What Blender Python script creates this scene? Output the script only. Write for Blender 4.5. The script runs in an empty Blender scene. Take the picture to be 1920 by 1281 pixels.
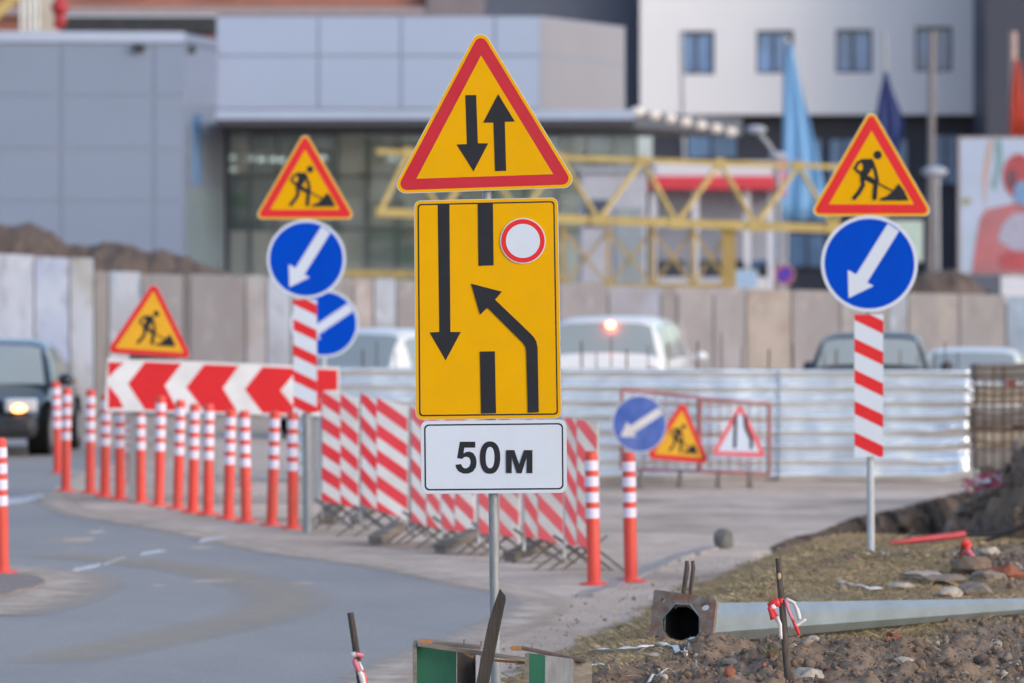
import bpy, bmesh, math, random
from mathutils import Vector, Matrix, noise
from mathutils.geometry import tessellate_polygon
R = math.radians
S = bpy.context.scene
COL = S.collection
# ------------------------------------------------------------------ camera, world, sun, exposure
F = 10667.0      # focal length in photo pixels (200 mm on a 36 mm sensor, 1920 px wide)
HC = 2.35        # camera height
HY = 500.0       # horizon row in the photo
cam_d = bpy.data.cameras.new('camera'); cam = bpy.data.objects.new('camera', cam_d); COL.objects.link(cam)
cam.location = (0, 0, HC); cam.rotation_euler = (R(90), 0, 0)
cam_d.lens = 200; cam_d.sensor_width = 36; cam_d.shift_y = -140.5/1920
cam_d.clip_start = 0.5; cam_d.clip_end = 3000
cam_d.dof.use_dof = True; cam_d.dof.focus_distance = 28.3; cam_d.dof.aperture_fstop = 3.5
S.camera = cam
S.render.resolution_x = 1024; S.render.resolution_y = 683
W = bpy.data.worlds.new('World'); S.world = W; W.use_nodes = True
wn = W.node_tree; bg = wn.nodes['Background']
sky = wn.nodes.new('ShaderNodeTexSky'); sky.sky_type = 'NISHITA'; sky.sun_disc = False
SUN_EL, SUN_AZ = 24.0, 126.0       # azimuth clockwise from +Y: the sun stands to the right, a little behind the camera
sky.sun_elevation = R(SUN_EL); sky.sun_rotation = R(SUN_AZ)
sky.air_density = 1.0; sky.dust_density = 1.5; sky.ozone_density = 1.2
wn.links.new(sky.outputs[0], bg.inputs[0]); bg.inputs[1].default_value = 0.15
sd = bpy.data.lights.new('sun', 'SUN'); sun = bpy.data.objects.new('sun', sd); COL.objects.link(sun)
sd.energy = 0.5; sd.angle = R(28); sd.color = (1.0, 0.93, 0.87)
sv = Vector((math.sin(R(SUN_AZ))*math.cos(R(SUN_EL)), math.cos(R(SUN_AZ))*math.cos(R(SUN_EL)), math.sin(R(SUN_EL))))
sun.rotation_euler = sv.to_track_quat('Z', 'Y').to_euler(); sun.location = (40, -20, 40)
S.view_settings.view_transform = 'Standard'; S.view_settings.look = 'None'
S.view_settings.exposure = 0.80; S.view_settings.gamma = 1.0

# ------------------------------------------------------------------ helpers
def P(px, py, Y): return Vector(((px-960)/F*Y, Y, HC-(py-HY)/F*Y))
def G(px, py, z=0.0):
    Y = (HC-z)*F/(py-HY); return Vector(((px-960)/F*Y, Y, z))
def srgb(*c): return tuple(((v/255+0.055)/1.055)**2.4 if v/255 > 0.04045 else v/255/12.92 for v in c)
MC = {}
def mat(name, col, rough=0.6, metal=0.0, var=0.12, scale=6.0, bump=0.0, bscale=None, dirt=None, dirt_amt=0.0, dscale=3.0, spec=0.5, emit=None, estr=0.0, stretch=(1,1,1), coat=0.0):
    """procedural material: base colour broken by noise, optional patches of dirt, optional bump"""
    if name in MC: return MC[name]
    m = bpy.data.materials.new(name); m.use_nodes = True; MC[name] = m
    n = m.node_tree; b = n.nodes['Principled BSDF']; L = n.links.new
    b.inputs['Roughness'].default_value = rough; b.inputs['Metallic'].default_value = metal
    b.inputs['Specular IOR Level'].default_value = spec
    if coat: b.inputs['Coat Weight'].default_value = coat; b.inputs['Coat Roughness'].default_value = 0.08
    tc = n.nodes.new('ShaderNodeTexCoord'); mp = n.nodes.new('ShaderNodeMapping'); mp.inputs['Scale'].default_value = stretch
    L(tc.outputs['Object'], mp.inputs['Vector'])
    nz = n.nodes.new('ShaderNodeTexNoise'); nz.inputs['Scale'].default_value = scale; nz.inputs['Detail'].default_value = 6; nz.inputs['Roughness'].default_value = 0.62
    L(mp.outputs[0], nz.inputs['Vector'])
    mr = n.nodes.new('ShaderNodeMapRange'); mr.inputs[1].default_value = 0.3; mr.inputs[2].default_value = 0.7
    mr.inputs[3].default_value = 1-var; mr.inputs[4].default_value = 1+var; L(nz.outputs[0], mr.inputs[0])
    hv = n.nodes.new('ShaderNodeMix'); hv.data_type = 'RGBA'; hv.blend_type = 'MULTIPLY'; hv.inputs[0].default_value = 1
    hv.inputs[6].default_value = (*col, 1); L(mr.outputs[0], hv.inputs[7]); out = hv.outputs[2]
    if dirt:
        n2 = n.nodes.new('ShaderNodeTexNoise'); n2.inputs['Scale'].default_value = dscale; n2.inputs['Detail'].default_value = 8; n2.inputs['Roughness'].default_value = 0.7
        L(mp.outputs[0], n2.inputs['Vector'])
        r2 = n.nodes.new('ShaderNodeMapRange'); r2.inputs[1].default_value = 0.42; r2.inputs[2].default_value = 0.72; r2.inputs[4].default_value = dirt_amt; L(n2.outputs[0], r2.inputs[0])
        mx = n.nodes.new('ShaderNodeMix'); mx.data_type = 'RGBA'; L(r2.outputs[0], mx.inputs[0]); L(out, mx.inputs[6]); mx.inputs[7].default_value = (*dirt, 1); out = mx.outputs[2]
    L(out, b.inputs['Base Color'])
    if bump:
        n3 = n.nodes.new('ShaderNodeTexNoise'); n3.inputs['Scale'].default_value = bscale or scale*4; n3.inputs['Detail'].default_value = 5; L(mp.outputs[0], n3.inputs['Vector'])
        bp = n.nodes.new('ShaderNodeBump'); bp.inputs['Strength'].default_value = bump; bp.inputs['Distance'].default_value = 0.01; L(n3.outputs[0], bp.inputs['Height']); L(bp.outputs[0], b.inputs['Normal'])
    if emit: b.inputs['Emission Color'].default_value = (*emit, 1); b.inputs['Emission Strength'].default_value = estr
    return m
def glass(name, col, rough=0.05, alpha=0.55):
    if name in MC: return MC[name]
    m = bpy.data.materials.new(name); m.use_nodes = True; MC[name] = m; n = m.node_tree; L = n.links.new
    b = n.nodes['Principled BSDF']; b.inputs['Base Color'].default_value = (*col, 1); b.inputs['Roughness'].default_value = rough
    b.inputs['Specular IOR Level'].default_value = 0.8
    t = n.nodes.new('ShaderNodeBsdfTransparent'); t.inputs[0].default_value = (0.9, 0.94, 0.95, 1); mx = n.nodes.new('ShaderNodeMixShader'); mx.inputs[0].default_value = alpha
    L(t.outputs[0], mx.inputs[1]); L(b.outputs[0], mx.inputs[2]); L(mx.outputs[0], n.nodes['Material Output'].inputs[0]); return m
class MB:
    def __init__(s): s.v = []; s.f = []; s.m = []; s.mats = []; s.sm = []; s.col = None
    def add(s, vs, fs, mt, smooth=False):
        o = len(s.v); s.v += [Vector(v) for v in vs]
        if mt not in s.mats: s.mats.append(mt)
        i = s.mats.index(mt)
        for f in fs: s.f.append([o+k for k in f]); s.m.append(i); s.sm.append(smooth)
        return s
    def box(s, c, d, mt, rot=None, top=(1, 1)):
        hx, hy, hz = d[0]/2, d[1]/2, d[2]/2; vs = []
        for z in (-1, 1):
            kx, ky = (top if z > 0 else (1, 1))
            for x, y in ((-1,-1),(1,-1),(1,1),(-1,1)):
                p = Vector((x*hx*kx, y*hy*ky, z*hz))
                if rot: p = rot @ p
                vs.append(p+Vector(c))
        return s.add(vs, [(3,2,1,0),(4,5,6,7),(0,1,5,4),(1,2,6,5),(2,3,7,6),(3,0,4,7)], mt)
    def bar(s, p, q, w, h, mt, up=(0,0,1)):
        p, q = Vector(p), Vector(q); d = (q-p); L = d.length; d.normalize(); u = Vector(up)
        if abs(d.dot(u)) > 0.98: u = Vector((0,1,0))
        a = d.cross(u).normalized(); b = a.cross(d).normalized()
        M = Matrix((a, d, b)).transposed()
        return s.box((p+q)/2, (w, L, h), mt, M)
    def tube(s, pts, r, mt, n=10, cap=True, smooth=True):
        pts = [Vector(p) for p in pts]; rs = r if isinstance(r, (list, tuple)) else [r]*len(pts); vs = []; fs = []
        pa = None
        for i, p in enumerate(pts):
            d = (pts[min(i+1, len(pts)-1)]-pts[max(i-1, 0)]).normalized()
            if pa is None:
                u = Vector((0,0,1)) if abs(d.z) < 0.9 else Vector((0,1,0)); pa = d.cross(u).normalized()
            a = (pa-d*pa.dot(d)).normalized(); pa = a; b = d.cross(a)
            for k in range(n):
                t = 2*math.pi*k/n; vs.append(p+a*math.cos(t)*rs[i]+b*math.sin(t)*rs[i])
        for i in range(len(pts)-1):
            for k in range(n): fs.append((i*n+k, i*n+(k+1)%n, (i+1)*n+(k+1)%n, (i+1)*n+k))
        s.add(vs, fs, mt, smooth)
        if cap:
            o = (len(pts)-1)*n; s.add(vs[:n], [tuple(range(n))[::-1]], mt); s.add(vs[o:], [tuple(range(n))], mt)
        return s
    def prism(s, poly, mt, M, d0, d1, holes=(), back=True, side=None):
        """poly in plate plane (x right, y up); M maps (x, y, depth) to space; d1 is the front face"""
        loops = [list(poly)]+[list(h) for h in holes]
        fl = [p for l in loops for p in l]
        tri = tessellate_polygon([[Vector((x, y, 0)) for x, y in l] for l in loops])
        fr = [M(x, y, d1) for x, y in fl]; s.add(fr, [tuple(t) for t in tri], mt)
        if back: s.add([M(x, y, d0) for x, y in fl], [tuple(reversed(t)) for t in tri], side or mt)
        for l in loops:
            n = len(l); vs = [M(x, y, d0) for x, y in l]+[M(x, y, d1) for x, y in l]
            s.add(vs, [(i, (i+1)%n, n+(i+1)%n, n+i) for i in range(n)], side or mt)
        return s
    def ball(s, c, r, mt, n=10, m=7, sc=(1,1,1), smooth=True):
        vs = []; fs = []
        for j in range(m+1):
            a = math.pi*j/m
            for k in range(n):
                t = 2*math.pi*k/n; vs.append(Vector(c)+Vector((math.sin(a)*math.cos(t)*r*sc[0], math.sin(a)*math.sin(t)*r*sc[1], math.cos(a)*r*sc[2])))
        for j in range(m):
            for k in range(n): fs.append((j*n+k, (j+1)*n+k, (j+1)*n+(k+1)%n, j*n+(k+1)%n))
        return s.add(vs, fs, mt, smooth)
    def build(s, name, parent=None, origin=(0,0,0), bev=0, fix=True):
        o0 = Vector(origin); me = bpy.data.meshes.new(name)
        me.from_pydata([v-o0 for v in s.v], [], s.f)
        for m in s.mats: me.materials.append(m)
        me.polygons.foreach_set('material_index', s.m); me.polygons.foreach_set('use_smooth', s.sm)
        if s.col:
            ca = me.color_attributes.new('Col', 'FLOAT_COLOR', 'POINT')
            ca.data.foreach_set('color', [c for q in s.col for c in (*q, 1)])
        me.update()
        if fix:
            bm = bmesh.new(); bm.from_mesh(me); bmesh.ops.recalc_face_normals(bm, faces=bm.faces); bm.to_mesh(me); bm.free()
        ob = bpy.data.objects.new(name, me); COL.objects.link(ob)
        if parent: ob.parent = parent
        else: ob.location = o0
        if bev:
            b = ob.modifiers.new('bevel', 'BEVEL'); b.width = bev; b.segments = 2; b.limit_method = 'ANGLE'; b.angle_limit = R(50)
        return ob
def tag(o, label=None, cat=None, group=None, kind=None):
    if label: o['label'] = label
    if cat: o['category'] = cat
    if group: o['group'] = group
    if kind: o['kind'] = kind
    return o
def thing(name, label, cat, loc=(0,0,0), rz=0, group=None, rot=None):
    o = bpy.data.objects.new(name, None); COL.objects.link(o); o.location = loc; o.rotation_euler = rot or (0, 0, rz); o.empty_display_size = 0.2
    return tag(o, label, cat, group)
def copy_tree(o, parent=None):
    c = o.copy(); COL.objects.link(c)
    if parent: c.parent = parent
    for ch in [x for x in bpy.data.objects if x.parent == o]: copy_tree(ch, c)
    return c
def fbm(x, y, z=0.0, o=4):
    return noise.fractal(Vector((x, y, z)), 0.8, 2.1, o)
def smooth(a, b, x):
    t = max(0.0, min(1.0, (x-a)/(b-a))) if b != a else float(x > a); return t*t*(3-2*t)
def lerp_curve(pts, t):
    if t <= pts[0][0]: return pts[0][1]
    for (a, va), (b, vb) in zip(pts, pts[1:]):
        if t <= b: return va+(vb-va)*(t-a)/(b-a)
    return pts[-1][1]
def circ(cx, cy, r, n=40, ry=None): return [(cx+r*math.cos(2*math.pi*k/n), cy+(ry or r)*math.sin(2*math.pi*k/n)) for k in range(n)]
def rounded(poly, r, n=6):
    out = []; N = len(poly)
    for i in range(N):
        p0, p, p1 = Vector(poly[i-1]), Vector(poly[i]), Vector(poly[(i+1)%N])
        a, b = (p0-p).normalized(), (p1-p).normalized(); ang = a.angle(b); d = r/math.tan(ang/2)
        c = p+(a+b).normalized()*r/math.sin(ang/2); s0, s1 = p+a*d-c, p+b*d-c
        a0 = math.atan2(s0.y, s0.x); a1 = math.atan2(s1.y, s1.x); da = (a1-a0+math.pi)%(2*math.pi)-math.pi
        for k in range(n+1): t = a0+da*k/n; out.append((c.x+r*math.cos(t), c.y+r*math.sin(t)))
    return out
def inset(poly, d):
    N = len(poly); out = []; area = sum(poly[i-1][0]*poly[i][1]-poly[i][0]*poly[i-1][1] for i in range(N)); sg = 1 if area > 0 else -1
    for i in range(N):
        p0, p, p1 = Vector(poly[i-1]), Vector(poly[i]), Vector(poly[(i+1)%N])
        e0, e1 = (p-p0).normalized(), (p1-p).normalized(); n0, n1 = Vector((-e0.y, e0.x))*sg, Vector((-e1.y, e1.x))*sg
        b = (n0+n1).normalized(); q = p+b*d/max(0.2, b.dot(n0)); out.append((q.x, q.y))
    return out
def stroke(pts, w, n=6):
    """a thick polyline with round ends, as one outline"""
    L = []; Rr = []; P_ = [Vector(p) for p in pts]
    for i, p in enumerate(P_):
        d = (P_[min(i+1, len(P_)-1)]-P_[max(i-1, 0)]).normalized(); nn = Vector((-d.y, d.x))*w/2; L.append(p+nn); Rr.append(p-nn)
    d = (P_[-1]-P_[-2]).normalized(); a = math.atan2(d.y, d.x)
    e1 = [P_[-1]+Vector((math.cos(a+math.pi/2-math.pi*k/n), math.sin(a+math.pi/2-math.pi*k/n)))*w/2 for k in range(1, n)]
    d = (P_[1]-P_[0]).normalized(); a = math.atan2(d.y, d.x)
    e0 = [P_[0]+Vector((math.cos(a-math.pi/2-math.pi*k/n), math.sin(a-math.pi/2-math.pi*k/n)))*w/2 for k in range(1, n)]
    return [(p.x, p.y) for p in L+e1+Rr[::-1]+e0]

# ------------------------------------------------------------------ materials
YEL = mat('sign_yellow', (0.75, 0.38, 0.0), 0.5, spec=0.08, var=0.035, scale=5, dirt=(0.55,0.33,0.05), dirt_amt=0.12, dscale=9)
YELF = mat('sign_yellow_dusty', (0.76, 0.39, 0.01), 0.55, var=0.08, scale=5)
RED = mat('sign_red', (0.52, 0.022, 0.040), 0.42, spec=0.18, var=0.06, scale=4, dirt=(0.42,0.06,0.07), dirt_amt=0.35)
REDV = mat('sign_red_bright', (0.68, 0.028, 0.035), 0.42, spec=0.18, var=0.06, scale=4)
BLK = mat('sign_black', (0.014, 0.016, 0.024), 0.6, spec=.3, var=0.15, scale=12)
WHT = mat('sign_white', (0.60, 0.66, 0.78), 0.4, var=0.03, scale=5, dirt=(0.55,0.57,0.6), dirt_amt=0.25, dscale=4)
BLU = mat('sign_blue', (0.0, 0.062, 0.52), 0.5, spec=0.06, var=0.06, scale=3)
BLUD = mat('sign_blue_dusty', (0.035, 0.10, 0.42), 0.6, var=0.25, scale=5, dirt=(0.3,0.3,0.33), dirt_amt=0.35)
RIM = mat('sign_metal_edge', (0.62, 0.64, 0.66), 0.38, 0.6, var=0.1, scale=20)
GALV = mat('galvanised_post', (0.29, 0.31, 0.34), 0.5, 0.35, var=0.18, scale=14, bump=0.25, bscale=120, dirt=(0.28,0.25,0.22), dirt_amt=0.5, dscale=6, stretch=(3,3,0.7))
POSTL = mat('painted_post', (0.44, 0.47, 0.52), 0.55, var=0.1, scale=6)
DARKM = mat('dark_metal', (0.05, 0.05, 0.055), 0.5, 0.5, var=0.3)
ORG = mat('bollard_orange', (0.76, 0.058, 0.040), 0.5, var=0.1, scale=3, dirt=(.42,.12,.09), dirt_amt=.6, dscale=2.2, bump=0.1, bscale=60)
BWH = mat('bollard_white', (0.74, 0.70, 0.84), 0.35, var=0.05, scale=8)
STR = mat('stripe_red', (0.82, 0.035, 0.055), 0.5, var=0.12, scale=3, dirt=(0.55,0.16,0.18), dirt_amt=0.35, dscale=2.5)
STRD = mat('stripe_red_dusty', (0.76, 0.085, 0.11), 0.6, var=0.12, scale=3, dirt=(0.52,0.26,0.26), dirt_amt=0.5, dscale=2.2)
STW = mat('stripe_white', (0.78, 0.79, 0.82), 0.5, var=0.07, scale=3, dirt=(0.46,0.43,0.42), dirt_amt=0.5, dscale=2.5)
STWD = mat('stripe_white_dusty', (0.66, 0.65, 0.66), 0.6, var=0.1, scale=3, dirt=(0.40,0.36,0.34), dirt_amt=0.7, dscale=2.2)
WOOD = mat('weathered_wood', (0.22, 0.19, 0.165), 0.85, var=0.35, scale=5, bump=0.5, bscale=30, stretch=(1,1,6), dirt=(0.10,0.08,0.07), dirt_amt=0.6)
WOODO = mat('cut_wood_end', (0.36, 0.17, 0.07), 0.85, var=0.3, scale=30)
WOODD = mat('dark_wood', (0.05, 0.04, 0.035), 0.8, var=0.4, scale=8, bump=0.5, bscale=40, stretch=(2,2,0.4))
GRN = mat('green_paint', (0.012, 0.13, 0.075), 0.6, var=0.25, scale=6, dirt=(0.03,0.07,0.05), dirt_amt=0.5, stretch=(2,2,0.5))
BARK = mat('bark', (0.085, 0.068, 0.058), 0.9, var=0.4, scale=30, bump=0.6, bscale=80, stretch=(1,1,0.3))
BARKY = mat('peeled_wood', (0.50, 0.36, 0.20), 0.8, var=0.2, scale=40)
TAPER = mat('tape_red', (0.72, 0.045, 0.05), 0.4, var=0.1); TAPEW = mat('tape_white', (0.74, 0.70, 0.72), 0.4, var=0.08); TAPEP = mat('tape_pink', (0.72, 0.17, 0.24), 0.4, var=0.15)
RUST = mat('rusty_steel', (0.25, 0.205, 0.18), 0.8, 0.1, var=0.45, scale=14, bump=0.5, bscale=60, dirt=(0.26,0.085,0.035), dirt_amt=1.0, dscale=11)
LAMPM = mat('lamp_post_zinc', (0.31, 0.36, 0.40), 0.45, 0.35, var=0.12, scale=5, dirt=(0.22,0.24,0.24), dirt_amt=0.4, dscale=4, bump=0.05)
BLACK = mat('hollow_dark', (0.010, 0.010, 0.011), 0.95, spec=.05)  # black of car parts; also painted shade inside the lamp post
REBAR = mat('rebar', (0.13, 0.075, 0.055), 0.85, 0.2, var=0.3)
SHEET = mat('galvanised_sheet', (0.82, 0.85, 0.89), 0.24, 0.82, var=0.06, scale=3, dirt=(0.33,0.30,0.28), dirt_amt=0.35, dscale=1.5)

# ------------------------------------------------------------------ terrain
EDGE = [(18,-0.9),(25,-0.80),(31,-0.42),(33.4,-0.03),(35.6,0.33),(38.6,0.72),(42.8,1.37),(48.7,2.46),(60,4.6),(70,6.5)]   # verge foot: x at depth y
LOT = [(2.15,47.7),(3.4,53.9),(4.81,59.7),(5.7,63.5),(12,80)]            # broken far edge of the trench: y at x
def verge(x, y): return x-lerp_curve(EDGE, y)
def mound(x, y): return smooth(1.0, 0.55, math.hypot((x-5.75)/1.62, (y-54.5)/(3.4 if y > 54.5 else 7.5))+.22*fbm(x*1.6, y*.8, 4, 5))
def ground_h(x, y):
    d = verge(x, y); h = 0.0
    n1 = fbm(x*0.6, y*0.35, 3.1, 3)
    vh = 0.27*smooth(0.0, 1.15, d) + 0.045*n1*smooth(0, .8, d)
    if y > 31: vh -= 0.06*smooth(31.5, 35, y)*smooth(1.9, 3.3, x)*(1-smooth(37, 40, y))
    # bare rubble heap along the near right
    vh -= 0.07*math.exp(-((y-31.4-.55*max(0,x-1.1))/1.25)**2)*smooth(.7,1.3,x)
    soil = soil_m(x, y)*(1-.75*smooth(30.0,31.2,y))
    vh += soil*(0.035+0.105*fbm(x*2.4, y*1.5, 8, 5)+0.05*abs(fbm(x*6, y*4, 2, 5)))
    # heap of broken ground at the right behind the lamp post
    heap = math.exp(-((x-3.75)/0.85)**2-((y-38.8)/3.0)**2); vh += heap*(0.10+0.05*fbm(x*3, y*2, 5, 4))
    h = vh
    far = 44.6 + 1.2*smooth(2.0, 1.6, x) - 0.35*(x-3) + 0.35*fbm(x*1.2, 0, 9, 3)
    if x > 1.9 and y > far-0.5:
        lot = lerp_curve([(a, b) for a, b in LOT], x) + 0.35*fbm(x*1.7, 3, 4, 2)
        if x < 2.15: lot = 47.7
        t = smooth(far-0.5, far+0.7, y)*(1-smooth(lot-1.3, lot, y+.4*fbm(x*2.5,y*2.5,70,3)))*smooth(1.95, 2.6, x)
        k = smooth(lot-0.2, lot+0.05, y) if x > 2.15 else 1
        h = vh*(1-smooth(far-0.3, far+1, y)) * (1-k) - 0.42*t + 0.10*t*fbm(x*2.5, y*2.5, 7, 5)
    elif y > far+1: h = h*(1-smooth(far, far+2, y))
    m = mound(x, y); h = h*(1-m)+m*(0.54+0.20*fbm(x*2, y, 1, 4)+.14*fbm(x*4,y*2.2,1,6))
    # lumpy shoulder and lot
    if d < 0.3: h += 0.010*fbm(x*1.5, y*0.7, 1.5, 4)*smooth(0.3, -0.2, d)*(1-road_in(x, y)) - 0.02*road_in(x, y)
    if y > 75: h *= max(0, 1-(y-75)/5)
    return h
def soil_m(x, y):
    if y > 36: return 0.0
    b = lerp_curve([(22,-0.6),(26.5,0.0),(28,0.35),(29.5,0.62),(30.8,0.95),(31.5,1.15),(33,2.1),(34.5,3.1),(36,4.2)], y)
    lim = smooth(b-0.15, b+0.35, x + 0.3*fbm(x*1.5, y*0.8, 12, 3))
    return lim*(1-smooth(34.6, 35.4, y))
ROADR = [(15,-1.1),(25,-0.95),(30,-0.72),(32.0,-0.78),(33.9,-0.5),(36.1,-0.19),(37.4,0.0),(39.5,0.19)]
def road_in(x, y):
    if y < 39.5 and x < lerp_curve(ROADR, y): return 1.0
    return 0.0
def rng_steps(segs):
    out = [segs[0][0]]
    for a, b, st in segs:
        n = max(1, int(round((b-a)/st))); out += [a+(b-a)*k/n for k in range(1, n+1)]
    return out
xs = rng_steps([(-900,-200,350),(-200,-40,40),(-40,-10,5),(-10,-1.2,0.35),(-1.2,-0.1,0.06),(-0.1,3.4,0.022),(3.4,4.6,0.05),(4.6,7,0.07),(7,9,.2),(9,40,5),(40,200,40),(200,900,350)])
ys = rng_steps([(-300,0,150),(0,20,5),(20,25.4,0.6),(25.4,33,0.034),(33,47,0.09),(47,66,0.10),(66,100,2),(100,300,40),(300,1500,600)])
CD = srgb(187,168,153); CDL = srgb(216,198,184); CDD = srgb(160,143,130); CG = (0.34,0.255,0.165); CG2 = (0.28,0.225,0.13); CSO = (0.19,0.132,0.092); CSD = (0.045,0.036,0.031); CSL = (0.33,0.25,0.19)
def mixc(a, b, t): return tuple(p+(q-p)*t for p, q in zip(a, b))
g = MB(); vv = []; cc = []
for y in ys:
    for x in xs:
        inn = -12 < x < 12 and 19 < y < 80
        h = ground_h(x, y) if inn else -0.02
        vv.append((x, y, h))
        c = CD
        if inn:
            d = verge(x, y)+0.25*fbm(x*1.3, y*0.8, 6, 4)
            t = 0.5+0.5*fbm(x*0.9, y*0.35, 2, 4); c = mixc(CD, CDL, max(0, min(1, t)))
            c = mixc(c, CDD, max(0, min(1, 1.2*fbm(x*0.5, y*0.5, 20, 4))))
            t = 0.5+0.9*fbm(x*1.1, y*0.5, 11, 4); gc = mixc(CG, CG2, max(0, min(1, t)))
            gc = mixc(gc, CSO, max(0, min(1, 1.3*fbm(x*1.6, y*0.8, 15, 4)-0.15)))
            c = mixc(c, gc, smooth(0.05, 0.45, d)*(1-smooth(46, 47.5, y-0.4*(x-2))))
            s = soil_m(x, y); st = max(0, min(1, 0.5+0.8*fbm(x*4, y*3, 1, 4))); c = mixc(c, mixc(CSO, CSL, st*0.6), s)
            heap = math.exp(-((x-3.75)/0.85)**2-((y-38.8)/3.0)**2); c = mixc(c, mixc(CSO, CSL, st), smooth(0.25, 0.6, heap+0.2*fbm(x*3,y*2,3,3)))
            sp = math.exp(-((x-2.5)/0.5)**2-((y-40.2)/1.0)**2); c = mixc(c, CSO, smooth(0.35, 0.7, sp+0.25*fbm(x*4,y*2,3,3)))
            if (x > 2.15 and y > 44.9-.35*(x-3) and y < lerp_curve(LOT, x)+.35*fbm(x*1.7,3,4,2)+.12 and x < 9): c = mixc((.13,.097,.078), (.03,.024,.02), max(0, min(1, 0.45+1.6*fbm(x*3, y*2.8, 3, 5))))
            if mound(x, y) > .04: c = mixc((0.33,0.22,0.155), (0.15,0.10,0.075), max(0, min(1, 0.5+fbm(x*3, y*0.8, 3, 4))))
        cc.append(c)
NX = len(xs); gm = bpy.data.materials.new('ground_soil'); gm.use_nodes = True
n = gm.node_tree; L = n.links.new; b = n.nodes['Principled BSDF']; b.inputs['Roughness'].default_value = 0.95; b.inputs['Specular IOR Level'].default_value = 0.15
va = n.nodes.new('ShaderNodeVertexColor'); va.layer_name = 'Col'; tc = n.nodes.new('ShaderNodeTexCoord')
def nz_mul(inp, scale, lo, hi, detail=6, rough=0.7, a=0.3, bb=0.7, stretch=(1,1,1)):
    mp = n.nodes.new('ShaderNodeMapping'); mp.inputs['Scale'].default_value = stretch; L(tc.outputs['Object'], mp.inputs[0])
    z = n.nodes.new('ShaderNodeTexNoise'); z.inputs['Scale'].default_value = scale; z.inputs['Detail'].default_value = detail; z.inputs['Roughness'].default_value = rough; L(mp.outputs[0], z.inputs['Vector'])
    r = n.nodes.new('ShaderNodeMapRange'); r.inputs[1].default_value = a; r.inputs[2].default_value = bb; r.inputs[3].default_value = lo; r.inputs[4].default_value = hi; L(z.outputs[0], r.inputs[0])
    m = n.nodes.new('ShaderNodeMix'); m.data_type = 'RGBA'; m.blend_type = 'MULTIPLY'; m.inputs[0].default_value = 1; L(inp, m.inputs[6]); L(r.outputs[0], m.inputs[7]); return m.outputs[2], z
o1, _ = nz_mul(va.outputs[0], 1.7, 0.82, 1.16, stretch=(1,0.45,1)); o2, z2 = nz_mul(o1, 38, 0.62, 1.42, 8, 0.75)
L(o2, b.inputs['Base Color'])
bp = n.nodes.new('ShaderNodeBump'); bp.inputs['Strength'].default_value = 0.7; bp.inputs['Distance'].default_value = 0.015; L(z2.outputs[0], bp.inputs['Height']); L(bp.outputs[0], b.inputs['Normal'])
g.add(vv, [(j*NX+i, j*NX+i+1, (j+1)*NX+i+1, (j+1)*NX+i) for j in range(len(ys)-1) for i in range(NX-1)], gm, True); g.col = cc
tag(g.build('ground', fix=False), kind='structure')

# asphalt road
ASPH = mat('asphalt', srgb(151,147,146), 0.72, var=0.06, scale=0.9, bump=0.35, bscale=90, dirt=srgb(164,157,151), dirt_amt=0.7, dscale=0.55, spec=0.35, stretch=(1,0.5,1))
def road_mat():
    nt = ASPH.node_tree; Lk = nt.links.new; bb_ = nt.nodes['Principled BSDF']; src = bb_.inputs['Base Color'].links[0].from_socket
    z = nt.nodes.new('ShaderNodeTexNoise'); z.inputs['Scale'].default_value = 55; z.inputs['Detail'].default_value = 4; t = nt.nodes.new('ShaderNodeTexCoord'); Lk(t.outputs['Object'], z.inputs['Vector'])
    r = nt.nodes.new('ShaderNodeMapRange'); r.inputs[1].default_value = .3; r.inputs[2].default_value = .7; r.inputs[3].default_value = .85; r.inputs[4].default_value = 1.15; Lk(z.outputs[0], r.inputs[0])
    m = nt.nodes.new('ShaderNodeMix'); m.data_type = 'RGBA'; m.blend_type = 'MULTIPLY'; m.inputs[0].default_value = 1; Lk(src, m.inputs[6]); Lk(r.outputs[0], m.inputs[7]); Lk(m.outputs[2], bb_.inputs['Base Color'])
road_mat()
near = [G(*p) for p in [(1003,1122),(1012,1135),(1000,1150),(960,1170),(905,1193),(830,1222),(760,1243),(712,1275)]]
nearx = [(p.x, p.y) for p in near]+[(-0.86,30),(-0.95,25),(-1.1,15),(-60,15),(-60,110),(-8,110),(-6.4,80)]
farp = [(250,858),(175,880),(120,905),(100,922),(96,934),(112,948),(150,965),(220,978),(300,990),(400,1010),(470,1026),(540,1040),(620,1050),(700,1060),(770,1073),(840,1088),(900,1101),(960,1110)]
nearx += [(G(*p).x, G(*p).y) for p in farp]
def jag(pl, amp=0.03, step=0.12):
    out = []
    for i in range(len(pl)):
        a, b_ = Vector(pl[i]), Vector(pl[(i+1)%len(pl)]); n_ = max(1, min(200, int((b_-a).length/step)))
        for k in range(n_):
            q = a.lerp(b_, k/n_); out.append((q.x+amp*fbm(q.x*3, q.y*2, 1, 3), q.y+amp*3*fbm(q.x*3, q.y*2, 7, 3)))
    return out
rd = MB(); rd.prism(jag(nearx), ASPH, lambda x, y, d: Vector((x, y, d)), -0.01, 0.006, back=False); tag(rd.build('road'), kind='structure')
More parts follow.
